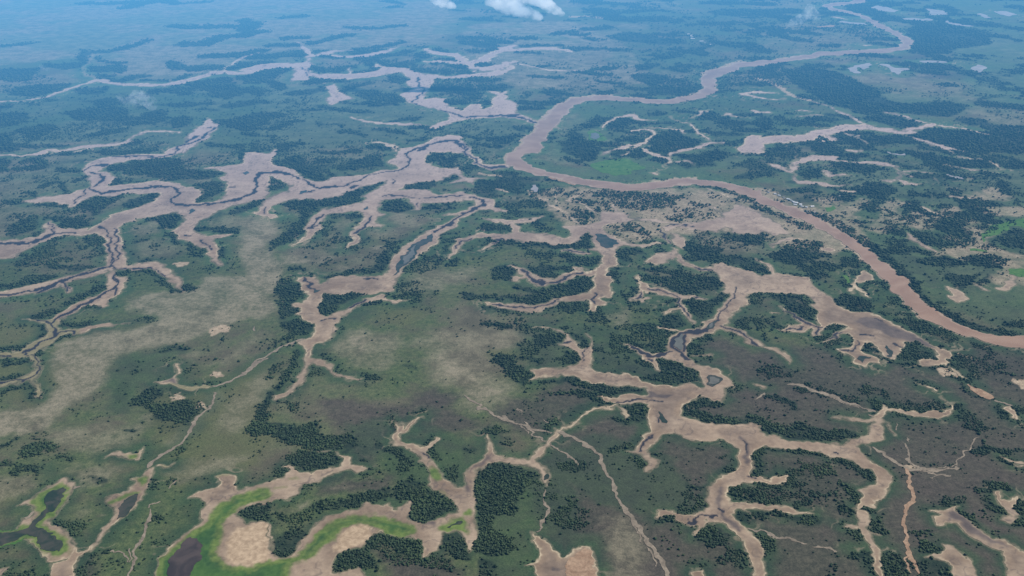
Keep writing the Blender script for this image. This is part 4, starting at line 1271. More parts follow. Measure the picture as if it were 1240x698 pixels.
# ------------------------------------------------------------------ terrain grid: finer near the viewer, out to the horizon
STEP = 1.0
gx = np.concatenate([np.linspace(-1500, -160, 50), np.arange(-150, 1391, STEP), np.linspace(1401, 2740, 50)])
gy = np.concatenate([np.linspace(-166, -56, 60), np.arange(-50, 771, STEP), np.linspace(785, 1700, 40)])
NX, NY = len(gx), len(gy)
GPX, GPY = np.meshgrid(gx, gy)
tt = CAM_H / (math.sin(PITCH) + (GPY - PH / 2) / FOC * math.cos(PITCH))
GX = (GPX - PW / 2) / FOC * tt
GY = (math.cos(PITCH) - (GPY - PH / 2) / FOC * math.sin(PITCH)) * tt
SC = tt / FOC                              # metres across one grid step at that distance
# ragged shores: shift the lookup position by ground noise
WX = np.zeros_like(GX); WY = np.zeros_like(GX)
for i, lam in enumerate((4.5, 10, 22, 48, 105, 230)):
    lp = lam / SC                          # wavelength against the local grid step
    wgt = SC * 2.5 * np.minimum(1, lp / 8) * smooth(1.8, 3.0, lp) * (1 - smooth(22, 40, lp))
    WX += wgt * vnoise(GX, GY, lam, 3 + i)
    WY += wgt * vnoise(GX, GY, lam, 23 + i) * 1.6
QX = GX + WX; QY = GY + WY
i0, i1 = 50, 50 + int(1541 / STEP)
j0 = 60

def chaikin(p, closed, it=1):
    p = np.array(p, float)
    for _ in range(it):
        if closed:
            q = np.roll(p, -1, 0)
            p = np.stack([p * .87 + q * .13, p * .13 + q * .87], 1).reshape(-1, p.shape[1])
        else:
            if len(p) < 3: return p
            a, b = p[:-1], p[1:]
            m = np.stack([a * .75 + b * .25, a * .25 + b * .75], 1).reshape(-1, p.shape[1])
            p = np.concatenate([p[:1], m[1:-1], p[-1:]])
    return p

RAD = 28.0
FIELDS = {}
def field(k):
    if k not in FIELDS:
        FIELDS[k] = np.full((NY, NX), -RAD, np.float32)
    return FIELDS[k]

def cell_range(x0, x1, y0, y1, pad):
    c0 = np.searchsorted(gx, x0 - pad); c1 = np.searchsorted(gx, x1 + pad)
    r0 = np.searchsorted(gy, y0 - pad); r1 = np.searchsorted(gy, y1 + pad)
    return max(c0, 0), min(c1 + 1, NX), max(r0, 0), min(r1 + 1, NY)

def seg_dist(D, r0, c0, a, b, wa, wb, pad, signed_half):
    """lower D (offset r0,c0) with distance to segment a-b; with widths returns negative inside"""
    pa, pb = to_grid(*a), to_grid(*b)
    s = [max(pa[0], pb[0]), min(pa[0], pb[0]), max(pa[1], pb[1]), min(pa[1], pb[1])]
    ca, cb, ra, rb = cell_range(s[1], s[0], s[3], s[2], pad)
    if ca >= cb or ra >= rb: return
    X = QX[ra:rb, ca:cb]; Y = QY[ra:rb, ca:cb]
    dx, dy = b[0] - a[0], b[1] - a[1]
    L = dx * dx + dy * dy + 1e-9
    t = np.clip(((X - a[0]) * dx + (Y - a[1]) * dy) / L, 0, 1)
    d = np.hypot(X - a[0] - t * dx, Y - a[1] - t * dy)
    if signed_half: d = d - (wa + (wb - wa) * t) * .5
    d = d / SC[ra:rb, ca:cb]
    v = D[ra - r0:rb - r0, ca - c0:cb - c0]
    np.minimum(v, d, out=v)

def add_line(k, pts):
    if k == 'm' and len(pts) > 2:      # arms run out to a point
        pts = [(*pts[0][:2], pts[0][2] * .5)] + list(pts[1:-1]) + [(*pts[-1][:2], pts[-1][2] * .5)]
    p = chaikin(pts, False)
    Fk = field(k)
    gpts = [to_grid(q[0], q[1]) for q in p]
    for i in range(max(1, len(p) - 1)):
        a, b = p[i], p[min(i + 1, len(p) - 1)]
        sc = (math.cos(PITCH) * a[1] + math.sin(PITCH) * CAM_H) / FOC
        pad = RAD + 4 + max(a[2], b[2]) / sc * .6
        s = [gpts[i], gpts[min(i + 1, len(p) - 1)]]
        ca, cb, ra, rb = cell_range(min(s[0][0], s[1][0]), max(s[0][0], s[1][0]), min(s[0][1], s[1][1]), max(s[0][1], s[1][1]), pad)
        if ca >= cb or ra >= rb: continue
        D = np.full((rb - ra, cb - ca), RAD, np.float32)
        seg_dist(D, ra, ca, a[:2], b[:2], a[2], b[2], pad, True)
        v = Fk[ra:rb, ca:cb]
        np.maximum(v, -D, out=v)

def add_poly(k, pts):
    p = chaikin(pts, True)
    Fk = field(k)
    g = np.array([to_grid(q[0], q[1]) for q in p])
    pad = RAD + 8
    c0, c1, r0, r1 = cell_range(g[:, 0].min(), g[:, 0].max(), g[:, 1].min(), g[:, 1].max(), pad)
    if c0 >= c1 or r0 >= r1: return
    X = QX[r0:r1, c0:c1]; Y = QY[r0:r1, c0:c1]
    inside = np.zeros(X.shape, bool)
    D = np.full(X.shape, RAD, np.float32)
    n = len(p)
    ymax = Y.max(1); ymin = Y.min(1)
    for i in range(n):
        a, b = p[i], p[(i + 1) % n]
        lo, hi = min(a[1], b[1]), max(a[1], b[1])
        rows = np.nonzero((ymax >= lo) & (ymin <= hi))[0]
        if len(rows) and hi > lo:
            ra, rb = rows[0], rows[-1] + 1
            Yv = Y[ra:rb]; Xv = X[ra:rb]
            cr = (a[1] > Yv) != (b[1] > Yv)
            xi = a[0] + (Yv - a[1]) * ((b[0] - a[0]) / (b[1] - a[1]))
            inside[ra:rb] ^= cr & (Xv < xi)
        seg_dist(D, r0, c0, a, b, 0, 0, pad, False)
    v = Fk[r0:r1, c0:c1]
    np.maximum(v, np.where(inside, D, -D), out=v)

for line in DATA.strip().split('\n'):
    head, *pts = line.split()
    pts = [tuple(float(a) for a in p.split(',')) for p in pts]
    (add_poly if head[1] == 'P' else add_line)(head[0], pts)

f = field
def cov(k, soft=.6, shift=0.0):
    return smooth(-soft, soft, f(k) + shift)

river_f = f('R')
bed_f = np.minimum(f('m') - .45, -river_f + 0.3)
muddy_f = f('x')
pond_f = np.minimum(f('p'), -river_f)
murk_f = f('y')
milk_f = np.minimum(f('w'), -river_f)
clay_f = f('o')
track_f = np.minimum(f('k'), -bed_f)

# ------------------------------------------------------------------ ground colour zones
n_a = vnoise(GX, GY, 260, 41) * .5 + vnoise(GX, GY, 90, 42) * .3 + vnoise(GX, GY, 33, 43) * .2
n_b = vnoise(GX, GY, 55, 51) * .5 + vnoise(GX, GY, 20, 52) * .3 + vnoise(GX, GY, 8, 53) * .2
def soft(k, w, amp):
    return smooth(-w, w, f(k) + amp * (n_b * 1.6 + n_a * .8))
z_bare = np.maximum(soft('b', 12, 7) * .62, soft('B', 9, 6))
n_big = vnoise(GX, GY, 620, 44) * .45 + vnoise(GX, GY, 240, 45) * .35 + vnoise(GX, GY, 80, 46) * .2
z_bare = np.maximum(z_bare, .62 * smooth(.16, .42, n_big) * smooth(1500, 3600, GY))
z_green = np.maximum(soft('G', 10, 7), smooth(.02, .34, -n_big) * smooth(1700, 4200, GY) * .8)
z_scrub_vignette = soft('u', 12, 6)  # scrub; the large lower-right area also has lens darkening put into its colour
z_light = soft('l', 12, 6)
wet = np.maximum(np.maximum(bed_f, river_f), np.maximum(pond_f, milk_f))
ridge = np.abs(vnoise(GX, GY, 170, 61) + .45 * vnoise(GX, GY, 52, 62) + .2 * vnoise(GX, GY, 17, 63))
z_trail = smooth(.055, .012, ridge) * smooth(-28, -5, wet) * (.42 + .22 * smooth(2200, 4000, GY)) * smooth(-.25, .3, n_a)
z_fringe = smooth(-25.0, .0, wet + 7 * n_b + 9.0 * n_a) * (1 - smooth(-1, 2, wet)) * (1 - .75 * smooth(-9, 6, f('B'))) * (1 - .8 * smooth(-9, 6, f('h')))
z_wood_shade = np.maximum(smooth(-4.0, 3.0, f('t') + 3 * n_b) * .92, .30 * smooth(-9, 6, f('T') + 7 * n_b) * (.6 + .8 * n_a))  # dark wood floor; also paints a few far cloud shadows into the ground
n_far = vnoise(GX, GY, 230, 74) * .5 + vnoise(GX, GY, 90, 75) * .3 + vnoise(GX, GY, 38, 76) * .2
z_wood_shade = np.maximum(z_wood_shade, .75 * smooth(.06, .24, n_far) * smooth(2100, 3800, GY) * np.clip(1 - 1.3 * z_bare, 0, 1) * (1 - .9 * smooth(-6, 2, f('g'))))
z_sand = np.maximum(np.maximum(cov('s', 1.0, .9), smooth(-3.4, .6, bed_f + 2.4 * n_b) * .42),
                    .0 * cov('k'))
z_sand = np.maximum(np.maximum(z_sand, z_trail), .70 * smooth(-8, 5, f('h') + 9 * n_b + 6 * n_a) * np.clip(.75 + .8 * n_b, .2, 1))
z_sand = np.maximum(z_sand, smooth(-2.4, .2, river_f + 1.4 * n_b) * smooth(-.35, .45, n_a + n_b * .6) * .75)

# ------------------------------------------------------------------ mesh helpers
def mesh_np(name, co, quads, tris=None, attrs=None, smooth_shade=True):
    me = bpy.data.meshes.new(name)
    nq = len(quads); ntr = 0 if tris is None else len(tris)
    me.vertices.add(len(co)); me.vertices.foreach_set("co", np.ascontiguousarray(co, np.float32).ravel())
    loops = np.concatenate([np.asarray(quads, np.int32).ravel(), np.asarray(tris, np.int32).ravel() if ntr else np.zeros(0, np.int32)])
    me.loops.add(len(loops)); me.loops.foreach_set("vertex_index", loops)
    me.polygons.add(nq + ntr)
    st = np.concatenate([np.arange(nq) * 4, nq * 4 + np.arange(ntr) * 3]).astype(np.int32)
    me.polygons.foreach_set("loop_start", st)
    if smooth_shade:
        me.polygons.foreach_set("use_smooth", np.ones(nq + ntr, bool))
    for k, a in (attrs or {}).items():
        at = me.attributes.new(k, 'FLOAT_COLOR', 'POINT')
        at.data.foreach_set("color", np.ascontiguousarray(a, np.float32).ravel())
    me.update(calc_edges=True)
    me.validate()
    return me

def link(name, me, mat, label=None, cat=None, kind=None, group=None, parent=None):
    o = bpy.data.objects.new(name, me)
    col.objects.link(o)
    if mat is not None and me is not None and not me.materials: me.materials.append(mat)
    if parent is not None: o.parent = parent
    tag(o, label, cat, kind, group)
    return o

def tag(o, label=None, cat=None, kind=None, group=None):
    if label: o["label"] = label
    if cat: o["category"] = cat
    if kind: o["kind"] = kind
    if group: o["group"] = group

def stack4(*a):
    z = np.zeros(GX.shape, np.float32)
    return np.stack([np.broadcast_to(v, GX.shape) if v is not None else z for v in a], -1).reshape(-1, 4).astype(np.float32)

ids = np.arange(NX * NY).reshape(NY, NX)
QUADS = np.stack([ids[1:, :-1], ids[1:, 1:], ids[:-1, 1:], ids[:-1, :-1]], -1).reshape(-1, 4)
CO = np.stack([GX, GY, np.zeros_like(GX)], -1).reshape(-1, 3)

def clip_sheet(Fv, attrs, z):
    """the part of the terrain grid where Fv > 0, cut cleanly along its zero line"""
    Fv = Fv.ravel().astype(np.float64)
    Fv = np.where(np.abs(Fv) < 1e-4, 1e-4, Fv)
    ins = Fv > 0
    cnt = ins[QUADS].sum(1)
    full = QUADS[cnt == 4]
    mix = QUADS[(cnt > 0) & (cnt < 4)]
    tr = np.concatenate([mix[:, [0, 1, 2]], mix[:, [0, 2, 3]]])
    c = ins[tr].sum(1)
    N = len(Fv)
    keys = []
    def rot(T, first):
        k = np.argmax(first, 1)
        i = np.arange(len(T))
        return np.stack([T[i, k], T[i, (k + 1) % 3], T[i, (k + 2) % 3]], 1)
    t3 = tr[c == 3]
    t1 = rot(tr[c == 1], ins[tr[c == 1]]) if (c == 1).any() else np.zeros((0, 3), int)
    t2 = rot(tr[c == 2], ~ins[tr[c == 2]]) if (c == 2).any() else np.zeros((0, 3), int)
    def ek(a, b): return np.minimum(a, b).astype(np.int64) * N + np.maximum(a, b)
    e1a, e1b = ek(t1[:, 0], t1[:, 1]), ek(t1[:, 0], t1[:, 2])
    e2a, e2b = ek(t2[:, 0], t2[:, 1]), ek(t2[:, 0], t2[:, 2])
    uk, inv = np.unique(np.concatenate([e1a, e1b, e2a, e2b]), return_inverse=True)
    inv = inv.ravel()
    ia, ib = uk // N, uk % N
    w = (Fv[ia] / (Fv[ia] - Fv[ib]))[:, None]
    used = np.unique(np.concatenate([full.ravel(), t3.ravel(), t1[:, 0], t2[:, 1], t2[:, 2]])).astype(np.int64)
    remap = np.full(N, -1, np.int64); remap[used] = np.arange(len(used))
    co = np.concatenate([CO[used], CO[ia] * (1 - w) + CO[ib] * w]); co[:, 2] = z
    at = {k: np.concatenate([v[used], v[ia] * (1 - w) + v[ib] * w]) for k, v in attrs.items()}
    o = len(used); n1, n2 = len(t1), len(t2)
    E1a, E1b = o + inv[:n1], o + inv[n1:2 * n1]
    E2a, E2b = o + inv[2 * n1:2 * n1 + n2], o + inv[2 * n1 + n2:]
    tris = np.concatenate([remap[t3], np.stack([remap[t1[:, 0]], E1a, E1b], 1)])
    quads = np.concatenate([remap[full], np.stack([E2a, remap[t2[:, 1]], remap[t2[:, 2]], E2b], 1)])
    return co, quads, tris, at

def components(nv, quads, tris):
    par = list(range(nv))
    def find(a):
        while par[a] != a:
            par[a] = par[par[a]]; a = par[a]
        return a
    for q in quads.tolist():
        r = find(q[0])
        for v in q[1:]:
            s = find(v)
            if s != r: par[s] = r
    for q in tris.tolist():
        r = find(q[0])
        for v in q[1:]:
            s = find(v)
            if s != r: par[s] = r
    return np.array([find(i) for i in range(nv)])

def where_words(co):
    px, py = to_grid(co[:, 0], co[:, 1])
    m = (px > 0) & (px < PW) & (py > 0) & (py < PH)
    if not m.any(): return None
    x, y = px[m].mean() / PW, py[m].mean() / PH
    hx = ['far left', 'left', 'left of centre', 'centre', 'right of centre', 'right', 'far right'][min(6, int(x * 7))]
    hy = ['hazy top edge', 'upper part', 'upper middle', 'middle', 'lower middle', 'lower part', 'bottom edge'][min(6, int(y * 7))]
    return hx, hy

def sheets(name, Fv, z, mat, attrs, min_cells, describe, cat):
    co, quads, tris, at = clip_sheet(Fv, attrs, z)
    if not len(quads): return
    lab = components(len(co), quads, tris)
    ql, tl = lab[quads[:, 0]], lab[tris[:, 0]] if len(tris) else np.zeros(0, int)
    u, cn = np.unique(ql, return_counts=True)
    seen = {}
    for L in u[np.argsort(-cn)]:
        nq = (ql == L).sum()
        if nq < min_cells: continue
        q = quads[ql == L]; t = tris[tl == L]
        vs = np.unique(np.concatenate([q.ravel(), t.ravel()]))
        rm = np.full(len(co), -1, np.int64); rm[vs] = np.arange(len(vs))
        ww = where_words(co[vs])
        me = mesh_np(name, co[vs], rm[q], rm[t], {k: v[vs] for k, v in at.items()})
        txt = describe(nq, ww) if ww else describe(nq, ('outer', 'margin'))
        seen[txt] = seen.get(txt, 0) + 1
        link(name, me, mat, txt, cat, 'structure')

# ------------------------------------------------------------------ node helpers
def new_mat(name):
    m = bpy.data.materials.new(name)
    m.use_nodes = True
    t = m.node_tree
    return m, t, t.nodes["Principled BSDF"]

def nd(t, typ, **kw):
    n = t.nodes.new(typ)
    for k, v in kw.items(): setattr(n, k, v)
    return n

def val(t, sock, v):
    if hasattr(v, 'is_output') or isinstance(v, bpy.types.NodeSocket): t.links.new(v, sock)
    else: sock.default_value = v

def mix(t, fac, a, b, mode='MIX'):
    n = nd(t, "ShaderNodeMix", data_type='RGBA', blend_type=mode)
    val(t, n.inputs[0], fac)
    val(t, n.inputs[6], a if not isinstance(a, tuple) else (*a, 1))
    val(t, n.inputs[7], b if not isinstance(b, tuple) else (*b, 1))
    return n.outputs[2]

def math_n(t, op, a, b=0.0, c=0.0, clamp=False):
    n = nd(t, "ShaderNodeMath", operation=op)
    n.use_clamp = clamp
    val(t, n.inputs[0], a); val(t, n.inputs[1], b); val(t, n.inputs[2], c)
    return n.outputs[0]

def ramp(t, v, lo, hi, a=0.0, b=1.0):
    n = nd(t, "ShaderNodeMapRange", interpolation_type='SMOOTHSTEP')
    val(t, n.inputs[0], v)
    n.inputs[1].default_value, n.inputs[2].default_value = lo, hi
    n.inputs[3].default_value, n.inputs[4].default_value = a, b
    return n.outputs[0]

def noise_n(t, pos, lam, detail=4, rough=.55, dist=0.0):
    n = nd(t, "ShaderNodeTexNoise")
    t.links.new(pos, n.inputs["Vector"])
    n.inputs["Scale"].default_value = 1.0 / lam
    n.inputs["Detail"].default_value = detail
    n.inputs["Roughness"].default_value = rough
    n.inputs["Distortion"].default_value = dist
    return n.outputs["Fac"]

def attr(t, name):
    a = nd(t, "ShaderNodeAttribute", attribute_name=name)
    s = nd(t, "ShaderNodeSeparateColor")
    t.links.new(a.outputs["Color"], s.inputs[0])
    return s.outputs[0], s.outputs[1], s.outputs[2], a.outputs["Alpha"]

def position(t):
    return nd(t, "ShaderNodeNewGeometry").outputs["Position"]

# ------------------------------------------------------------------ materials of the land
def ground_material():
    m, t, b = new_mat("savanna_ground")
    P = position(t)
    bare, green, scrub, wood = attr(t, "zone_a")  # scrub also holds lens darkening, wood also cloud shadow, as colour
    sand, fringe, light, far_lush = attr(t, "zone_b")
    big = noise_n(t, P, 420, 5, .6, .4)
    mid = noise_n(t, P, 70, 6, .62, .3)
    fine = noise_n(t, P, 14, 5, .65)
    tiny = noise_n(t, P, 4.0, 3, .7)
    brown = mix(t, ramp(t, mid, .35, .68), (0.118, 0.106, 0.072), (0.180, 0.160, 0.108))
    grass = mix(t, ramp(t, fine, .3, .7), (0.066, 0.100, 0.046), (0.118, 0.146, 0.064))
    gmask = ramp(t, math_n(t, 'ADD', math_n(t, 'MULTIPLY', big, .65), math_n(t, 'MULTIPLY', mid, .35)), .37, .58)
    c = mix(t, gmask, brown, grass)
    c = mix(t, math_n(t, 'MULTIPLY', scrub, .8), c, mix(t, ramp(t, fine, .3, .7), (0.064, 0.055, 0.048), (0.102, 0.085, 0.073)))
    c = mix(t, math_n(t, 'MULTIPLY', light, .65), c, (0.125, 0.135, 0.062))
    bm = math_n(t, 'MULTIPLY', bare, ramp(t, math_n(t, 'ADD', math_n(t, 'MULTIPLY', mid, .6), math_n(t, 'MULTIPLY', fine, .4)), .34, .58, .30, 1.0))
    c = mix(t, bm, c, mix(t, ramp(t, math_n(t, 'ADD', math_n(t, 'MULTIPLY', mid, .7), math_n(t, 'MULTIPLY', fine, .3)), .32, .66), (0.180, 0.162, 0.108), (0.295, 0.258, 0.182)))
    lush = mix(t, ramp(t, mid, .3, .7), (0.031, 0.064, 0.038), (0.058, 0.100, 0.048))
    lush = mix(t, far_lush, lush, mix(t, ramp(t, mid, .3, .7), (0.050, 0.114, 0.060), (0.105, 0.175, 0.080)))  # paler green with distance
    gm = math_n(t, 'MAXIMUM', math_n(t, 'MULTIPLY', green, .6), math_n(t, 'MULTIPLY', fringe, .9))
    c = mix(t, math_n(t, 'MULTIPLY', gm, ramp(t, fine, .2, .6, .6, 1.0)), c, lush)
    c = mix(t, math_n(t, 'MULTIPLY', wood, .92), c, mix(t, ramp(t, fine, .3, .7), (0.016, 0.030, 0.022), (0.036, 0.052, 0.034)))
    c = mix(t, sand, c, mix(t, ramp(t, fine, .3, .7), (0.36, 0.27, 0.19), (0.50, 0.40, 0.29)))
    # tussocks: small dark and light specks
    c = mix(t, 1.0, c, mix(t, ramp(t, tiny, .3, .72), (0.76, 0.78, 0.78), (1.20, 1.19, 1.16)), 'MULTIPLY')
    c = mix(t, 1.0, c, mix(t, ramp(t, fine, .28, .75), (0.91, 0.92, 0.92), (1.08, 1.07, 1.06)), 'MULTIPLY')
    t.links.new(c, b.inputs["Base Color"])
    b.inputs["Roughness"].default_value = .95
    b.inputs["Specular IOR Level"].default_value = .1
    bp = nd(t, "ShaderNodeBump")
    bp.inputs["Strength"].default_value = .55
    bp.inputs["Distance"].default_value = 1.6
    t.links.new(math_n(t, 'ADD', tiny, fine), bp.inputs["Height"])
    t.links.new(bp.outputs[0], b.inputs["Normal"])
    return m

def bed_material():
    m, t, b = new_mat("dried_mud")
    P = position(t)
    edge, dark, wetq, algae = attr(t, "zone_a")
    sand, light, far, grassy = attr(t, "zone_b")
    creep, brownish, pinkish, _ = attr(t, "zone_c")
    mid = noise_n(t, P, 60, 6, .6, .5)
    fine = noise_n(t, P, 12, 5, .6, .3)
    big = noise_n(t, P, 210, 4, .55, .6)
    c = mix(t, ramp(t, math_n(t, 'ADD', math_n(t, 'MULTIPLY', mid, .5), math_n(t, 'MULTIPLY', big, .5)), .36, .64), (0.235, 0.168, 0.118), (0.455, 0.345, 0.245))
    c = mix(t, math_n(t, 'MULTIPLY', brownish, .55), c, (0.29, 0.200, 0.126))
    c = mix(t, math_n(t, 'MULTIPLY', pinkish, .25), c, (0.44, 0.31, 0.215))
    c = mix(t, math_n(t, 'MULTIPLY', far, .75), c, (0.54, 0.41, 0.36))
    c = mix(t, math_n(t, 'MULTIPLY', edge, .85), c, mix(t, ramp(t, fine, .3, .7), (0.50, 0.40, 0.265), (0.70, 0.575, 0.395)))
    c = mix(t, sand, c, mix(t, ramp(t, fine, .3, .7), (0.42, 0.30, 0.19), (0.56, 0.42, 0.28)))
    c = mix(t, math_n(t, 'MULTIPLY', wetq, .9), c, mix(t, ramp(t, mid, .35, .65), (0.088, 0.072, 0.070), (0.150, 0.118, 0.105)))
    c = mix(t, light, c, (0.20, 0.20, 0.085))
    am = math_n(t, 'MULTIPLY', algae, ramp(t, mid, .2, .55, .75, 1.0))
    c = mix(t, am, c, mix(t, ramp(t, math_n(t, 'ADD', math_n(t, 'MULTIPLY', mid, .55), math_n(t, 'MULTIPLY', fine, .45)), .34, .64), (0.078, 0.140, 0.030), (0.168, 0.225, 0.058)))
    c = mix(t, grassy, c, mix(t, ramp(t, mid, .35, .65), (0.022, 0.085, 0.026), (0.05, 0.13, 0.03)))
    c = mix(t, creep, c, mix(t, ramp(t, fine, .35, .65), (0.060, 0.082, 0.045), (0.165, 0.145, 0.100)))
    c = mix(t, dark, c, (0.036, 0.035, 0.044))
    c = mix(t, 1.0, c, mix(t, ramp(t, fine, .28, .75), (0.86, 0.86, 0.87), (1.1, 1.1, 1.09)), 'MULTIPLY')
    t.links.new(c, b.inputs["Base Color"])
    b.inputs["Roughness"].default_value = .8
    b.inputs["Specular IOR Level"].default_value = .18
    bp = nd(t, "ShaderNodeBump")
    bp.inputs["Strength"].default_value = .3
    bp.inputs["Distance"].default_value = 1.2
    t.links.new(fine, bp.inputs["Height"])
    t.links.new(bp.outputs[0], b.inputs["Normal"])
    return m

def water_material(name, c1, c2, lam, rough, spec=.35, shallow=None):
    m, t, b = new_mat(name)
    P = position(t)
    n = noise_n(t, P, lam, 5, .55, .8)
    c = mix(t, ramp(t, n, .32, .68), c1, c2)
    if shallow:
        sh, streak, _, _ = attr(t, "zone_a")
        c = mix(t, math_n(t, 'MULTIPLY', streak, .5), c, tuple(v * .80 for v in c1))
        c = mix(t, math_n(t, 'MULTIPLY', sh, .75), c, shallow)
    t.links.new(c, b.inputs["Base Color"])
    b.inputs["Roughness"].default_value = rough
    b.inputs["Specular IOR Level"].default_value = spec
    w = nd(t, "ShaderNodeBump")
    w.inputs["Strength"].default_value = .15
    w.inputs["Distance"].default_value = .4
    t.links.new(noise_n(t, P, 6, 3), w.inputs["Height"])
    t.links.new(w.outputs[0], b.inputs["Normal"])
    return m

def soil_material(name, c1, c2):
    m, t, b = new_mat(name)
    P = position(t)
    n = noise_n(t, P, 22, 6, .62, .4)
    f2 = noise_n(t, P, 5, 4, .6)
    c = mix(t, ramp(t, n, .3, .7), c1, c2)
    c = mix(t, 1.0, c, mix(t, ramp(t, f2, .3, .7), (.82, .82, .82), (1.14, 1.13, 1.12)), 'MULTIPLY')
    t.links.new(c, b.inputs["Base Color"])
    b.inputs["Roughness"].default_value = .95
    b.inputs["Specular IOR Level"].default_value = .1
    return m

# ------------------------------------------------------------------ ground, beds, water
dark_f = f('d') + .4
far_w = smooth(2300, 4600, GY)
gm = mesh_np("ground", CO, QUADS, None, {
    "zone_a": stack4(z_bare, z_green, z_scrub_vignette, z_wood_shade),
    "zone_b": stack4(z_sand, z_fringe, z_light, smooth(1900, 3600, GY))})
link("ground", gm, ground_material(), "flat savanna plain of brown and green grass between the river and mud channels", "ground", 'structure')

edge = smooth(3.0, .2, bed_f + 2.2 * n_b) * np.clip(.5 + 1.6 * n_a + 1.0 * n_b, .05, 1)
qz = smooth(-3.5, 3.5, f('q') + 2.5 * n_b)
rim = smooth(-3.0, -.3, np.maximum(pond_f, dark_f) + 1.2 * n_b) * .25        # damp margin of the wet threads
thread = np.abs(vnoise(GX, GY, 75, 81) + .5 * vnoise(GX, GY, 26, 82) + .25 * vnoise(GX, GY, 9, 83))
thread = smooth(.085, .02, thread) * smooth(1.0, 4.0, bed_f) * smooth(-.3, .3, n_a + .4) * .6
bed_attrs = {
    "zone_a": stack4(edge, smooth(-.4, .4, dark_f), np.maximum(np.maximum(np.maximum(qz, rim), thread), np.clip(smooth(3.0, 15, bed_f + 5 * n_a + 3 * n_b) * .50 * np.clip(.45 + 1.7 * n_a + .6 * n_b, 0, 1), 0, .5) * (1 - .7 * far_w) * (1 - cov('s', 3))), smooth(-5.5, 2.0, f('g') + 3.0 * n_b) * (1 - .97 * qz)),
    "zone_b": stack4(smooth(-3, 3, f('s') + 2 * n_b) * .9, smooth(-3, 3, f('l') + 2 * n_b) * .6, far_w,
                     smooth(4.5, 11.5, f('g') + 3.5 * n_b) * .75 * (1 - .97 * qz)),
    "zone_c": stack4(smooth(2.8, -.2, bed_f + 4.5 * n_b + 3.0 * n_a + .9) * .8, smooth(-.15, .55, n_a + .5 * n_b), smooth(.1, .5, -n_big), None)}
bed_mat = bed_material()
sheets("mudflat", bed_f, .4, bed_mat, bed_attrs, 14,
       lambda n, w: ("pale pinkish dried mud flat with branching arms, %s of the %s" if n > 6000 else
                     "dried mud channel with a lighter rim, %s of the %s" if n > 700 else
                     "small strip of bare pale mud, %s of the %s") % w, "mudflat")
alg_only = np.minimum(f('g'), -bed_f)
alg_only = np.minimum(alg_only, -river_f)
marsh_mat = soil_material("bright_marsh_grass", (0.060, 0.150, 0.036), (0.11, 0.205, 0.055))
sheets("marsh", alg_only, .35, marsh_mat, {}, 30, lambda n, w: "vivid green marsh meadow, %s of the %s" % w, "marsh")
river_attrs = {"zone_a": stack4(smooth(3.2, .2, river_f + 2.0 * n_b + 2.5 * n_a), smooth(.05, .5, vnoise(GX, GY, 160, 91) * .6 + vnoise(GX, GY, 45, 92) * .4), None, None)}
sheets("river", river_f, .8, water_material("silty_river", (0.315, 0.188, 0.120), (0.400, 0.258, 0.172), 95, .4, .2, (0.47, 0.34, 0.235)), river_attrs, 60,
       lambda n, w: "wide silty brown river winding down the right side" , "river")
sheets("pond", pond_f, .9, water_material("dark_pond", (0.030, 0.046, 0.030), (0.078, 0.074, 0.056), 30, .3, .14), {}, 6,
       lambda n, w: "dark still pool in a mud channel, %s of the %s" % w, "pond")
sheets("muddy_pond", muddy_f + .8 * n_b, 1.0, water_material("muddy_pond", (0.050, 0.040, 0.037), (0.100, 0.075, 0.066), 45, .4, .2), {}, 6,
       lambda n, w: "dark brown drying pool ringed by vivid green, %s of the %s" % w, "pond")
sheets("lagoon", murk_f, 1.2, water_material("murky_lagoon", (0.125, 0.120, 0.095), (0.165, 0.155, 0.12), 30, .35), {}, 6,
       lambda n, w: "murky olive lagoon inside a dark rim, %s of the %s" % w, "lagoon")
sheets("milky_pond", milk_f, .9, water_material("milky_pond", (0.29, 0.265, 0.26), (0.40, 0.36, 0.345), 60, .5), {}, 6,
       lambda n, w: "pale milky shallow pond, %s of the %s" % w, "pond")
sheets("clay_gully", clay_f, .6, soil_material("orange_clay", (0.29, 0.185, 0.120), (0.46, 0.32, 0.215)), {}, 14,
       lambda n, w: "eroded orange clay gully, %s of the %s" % w, "gully")
sheets("dirt_track", track_f + .05 + .6 * n_b, .5, soil_material("track_dust", (0.20, 0.165, 0.125), (0.34, 0.28, 0.21)), {}, 14,
       lambda n, w: "thin pale dirt track across the grass, %s of the %s" % w, "track")

# ------------------------------------------------------------------ trees
def leaf_material(name, dark, lite):
    m, t, b = new_mat(name)
    P = position(t)
    sh, tint, _, _ = attr(t, "leaf")
    n = noise_n(t, P, 3.2, 3, .6)
    n2 = noise_n(t, P, 120, 3, .5)
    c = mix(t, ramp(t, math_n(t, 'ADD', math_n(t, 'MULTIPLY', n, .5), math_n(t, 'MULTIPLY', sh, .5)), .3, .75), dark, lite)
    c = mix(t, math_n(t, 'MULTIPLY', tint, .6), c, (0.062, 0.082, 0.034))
    c = mix(t, 1.0, c, mix(t, ramp(t, n2, .35, .65), (.78, .8, .88), (1.18, 1.16, 1.04)), 'MULTIPLY')
    t.links.new(c, b.inputs["Base Color"])
    b.inputs["Roughness"].default_value = .75
    b.inputs["Specular IOR Level"].default_value = .15
    return m
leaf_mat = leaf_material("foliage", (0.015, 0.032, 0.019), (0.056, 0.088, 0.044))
bark_mat = soil_material("bark", (0.09, 0.07, 0.05), (0.15, 0.12, 0.09))

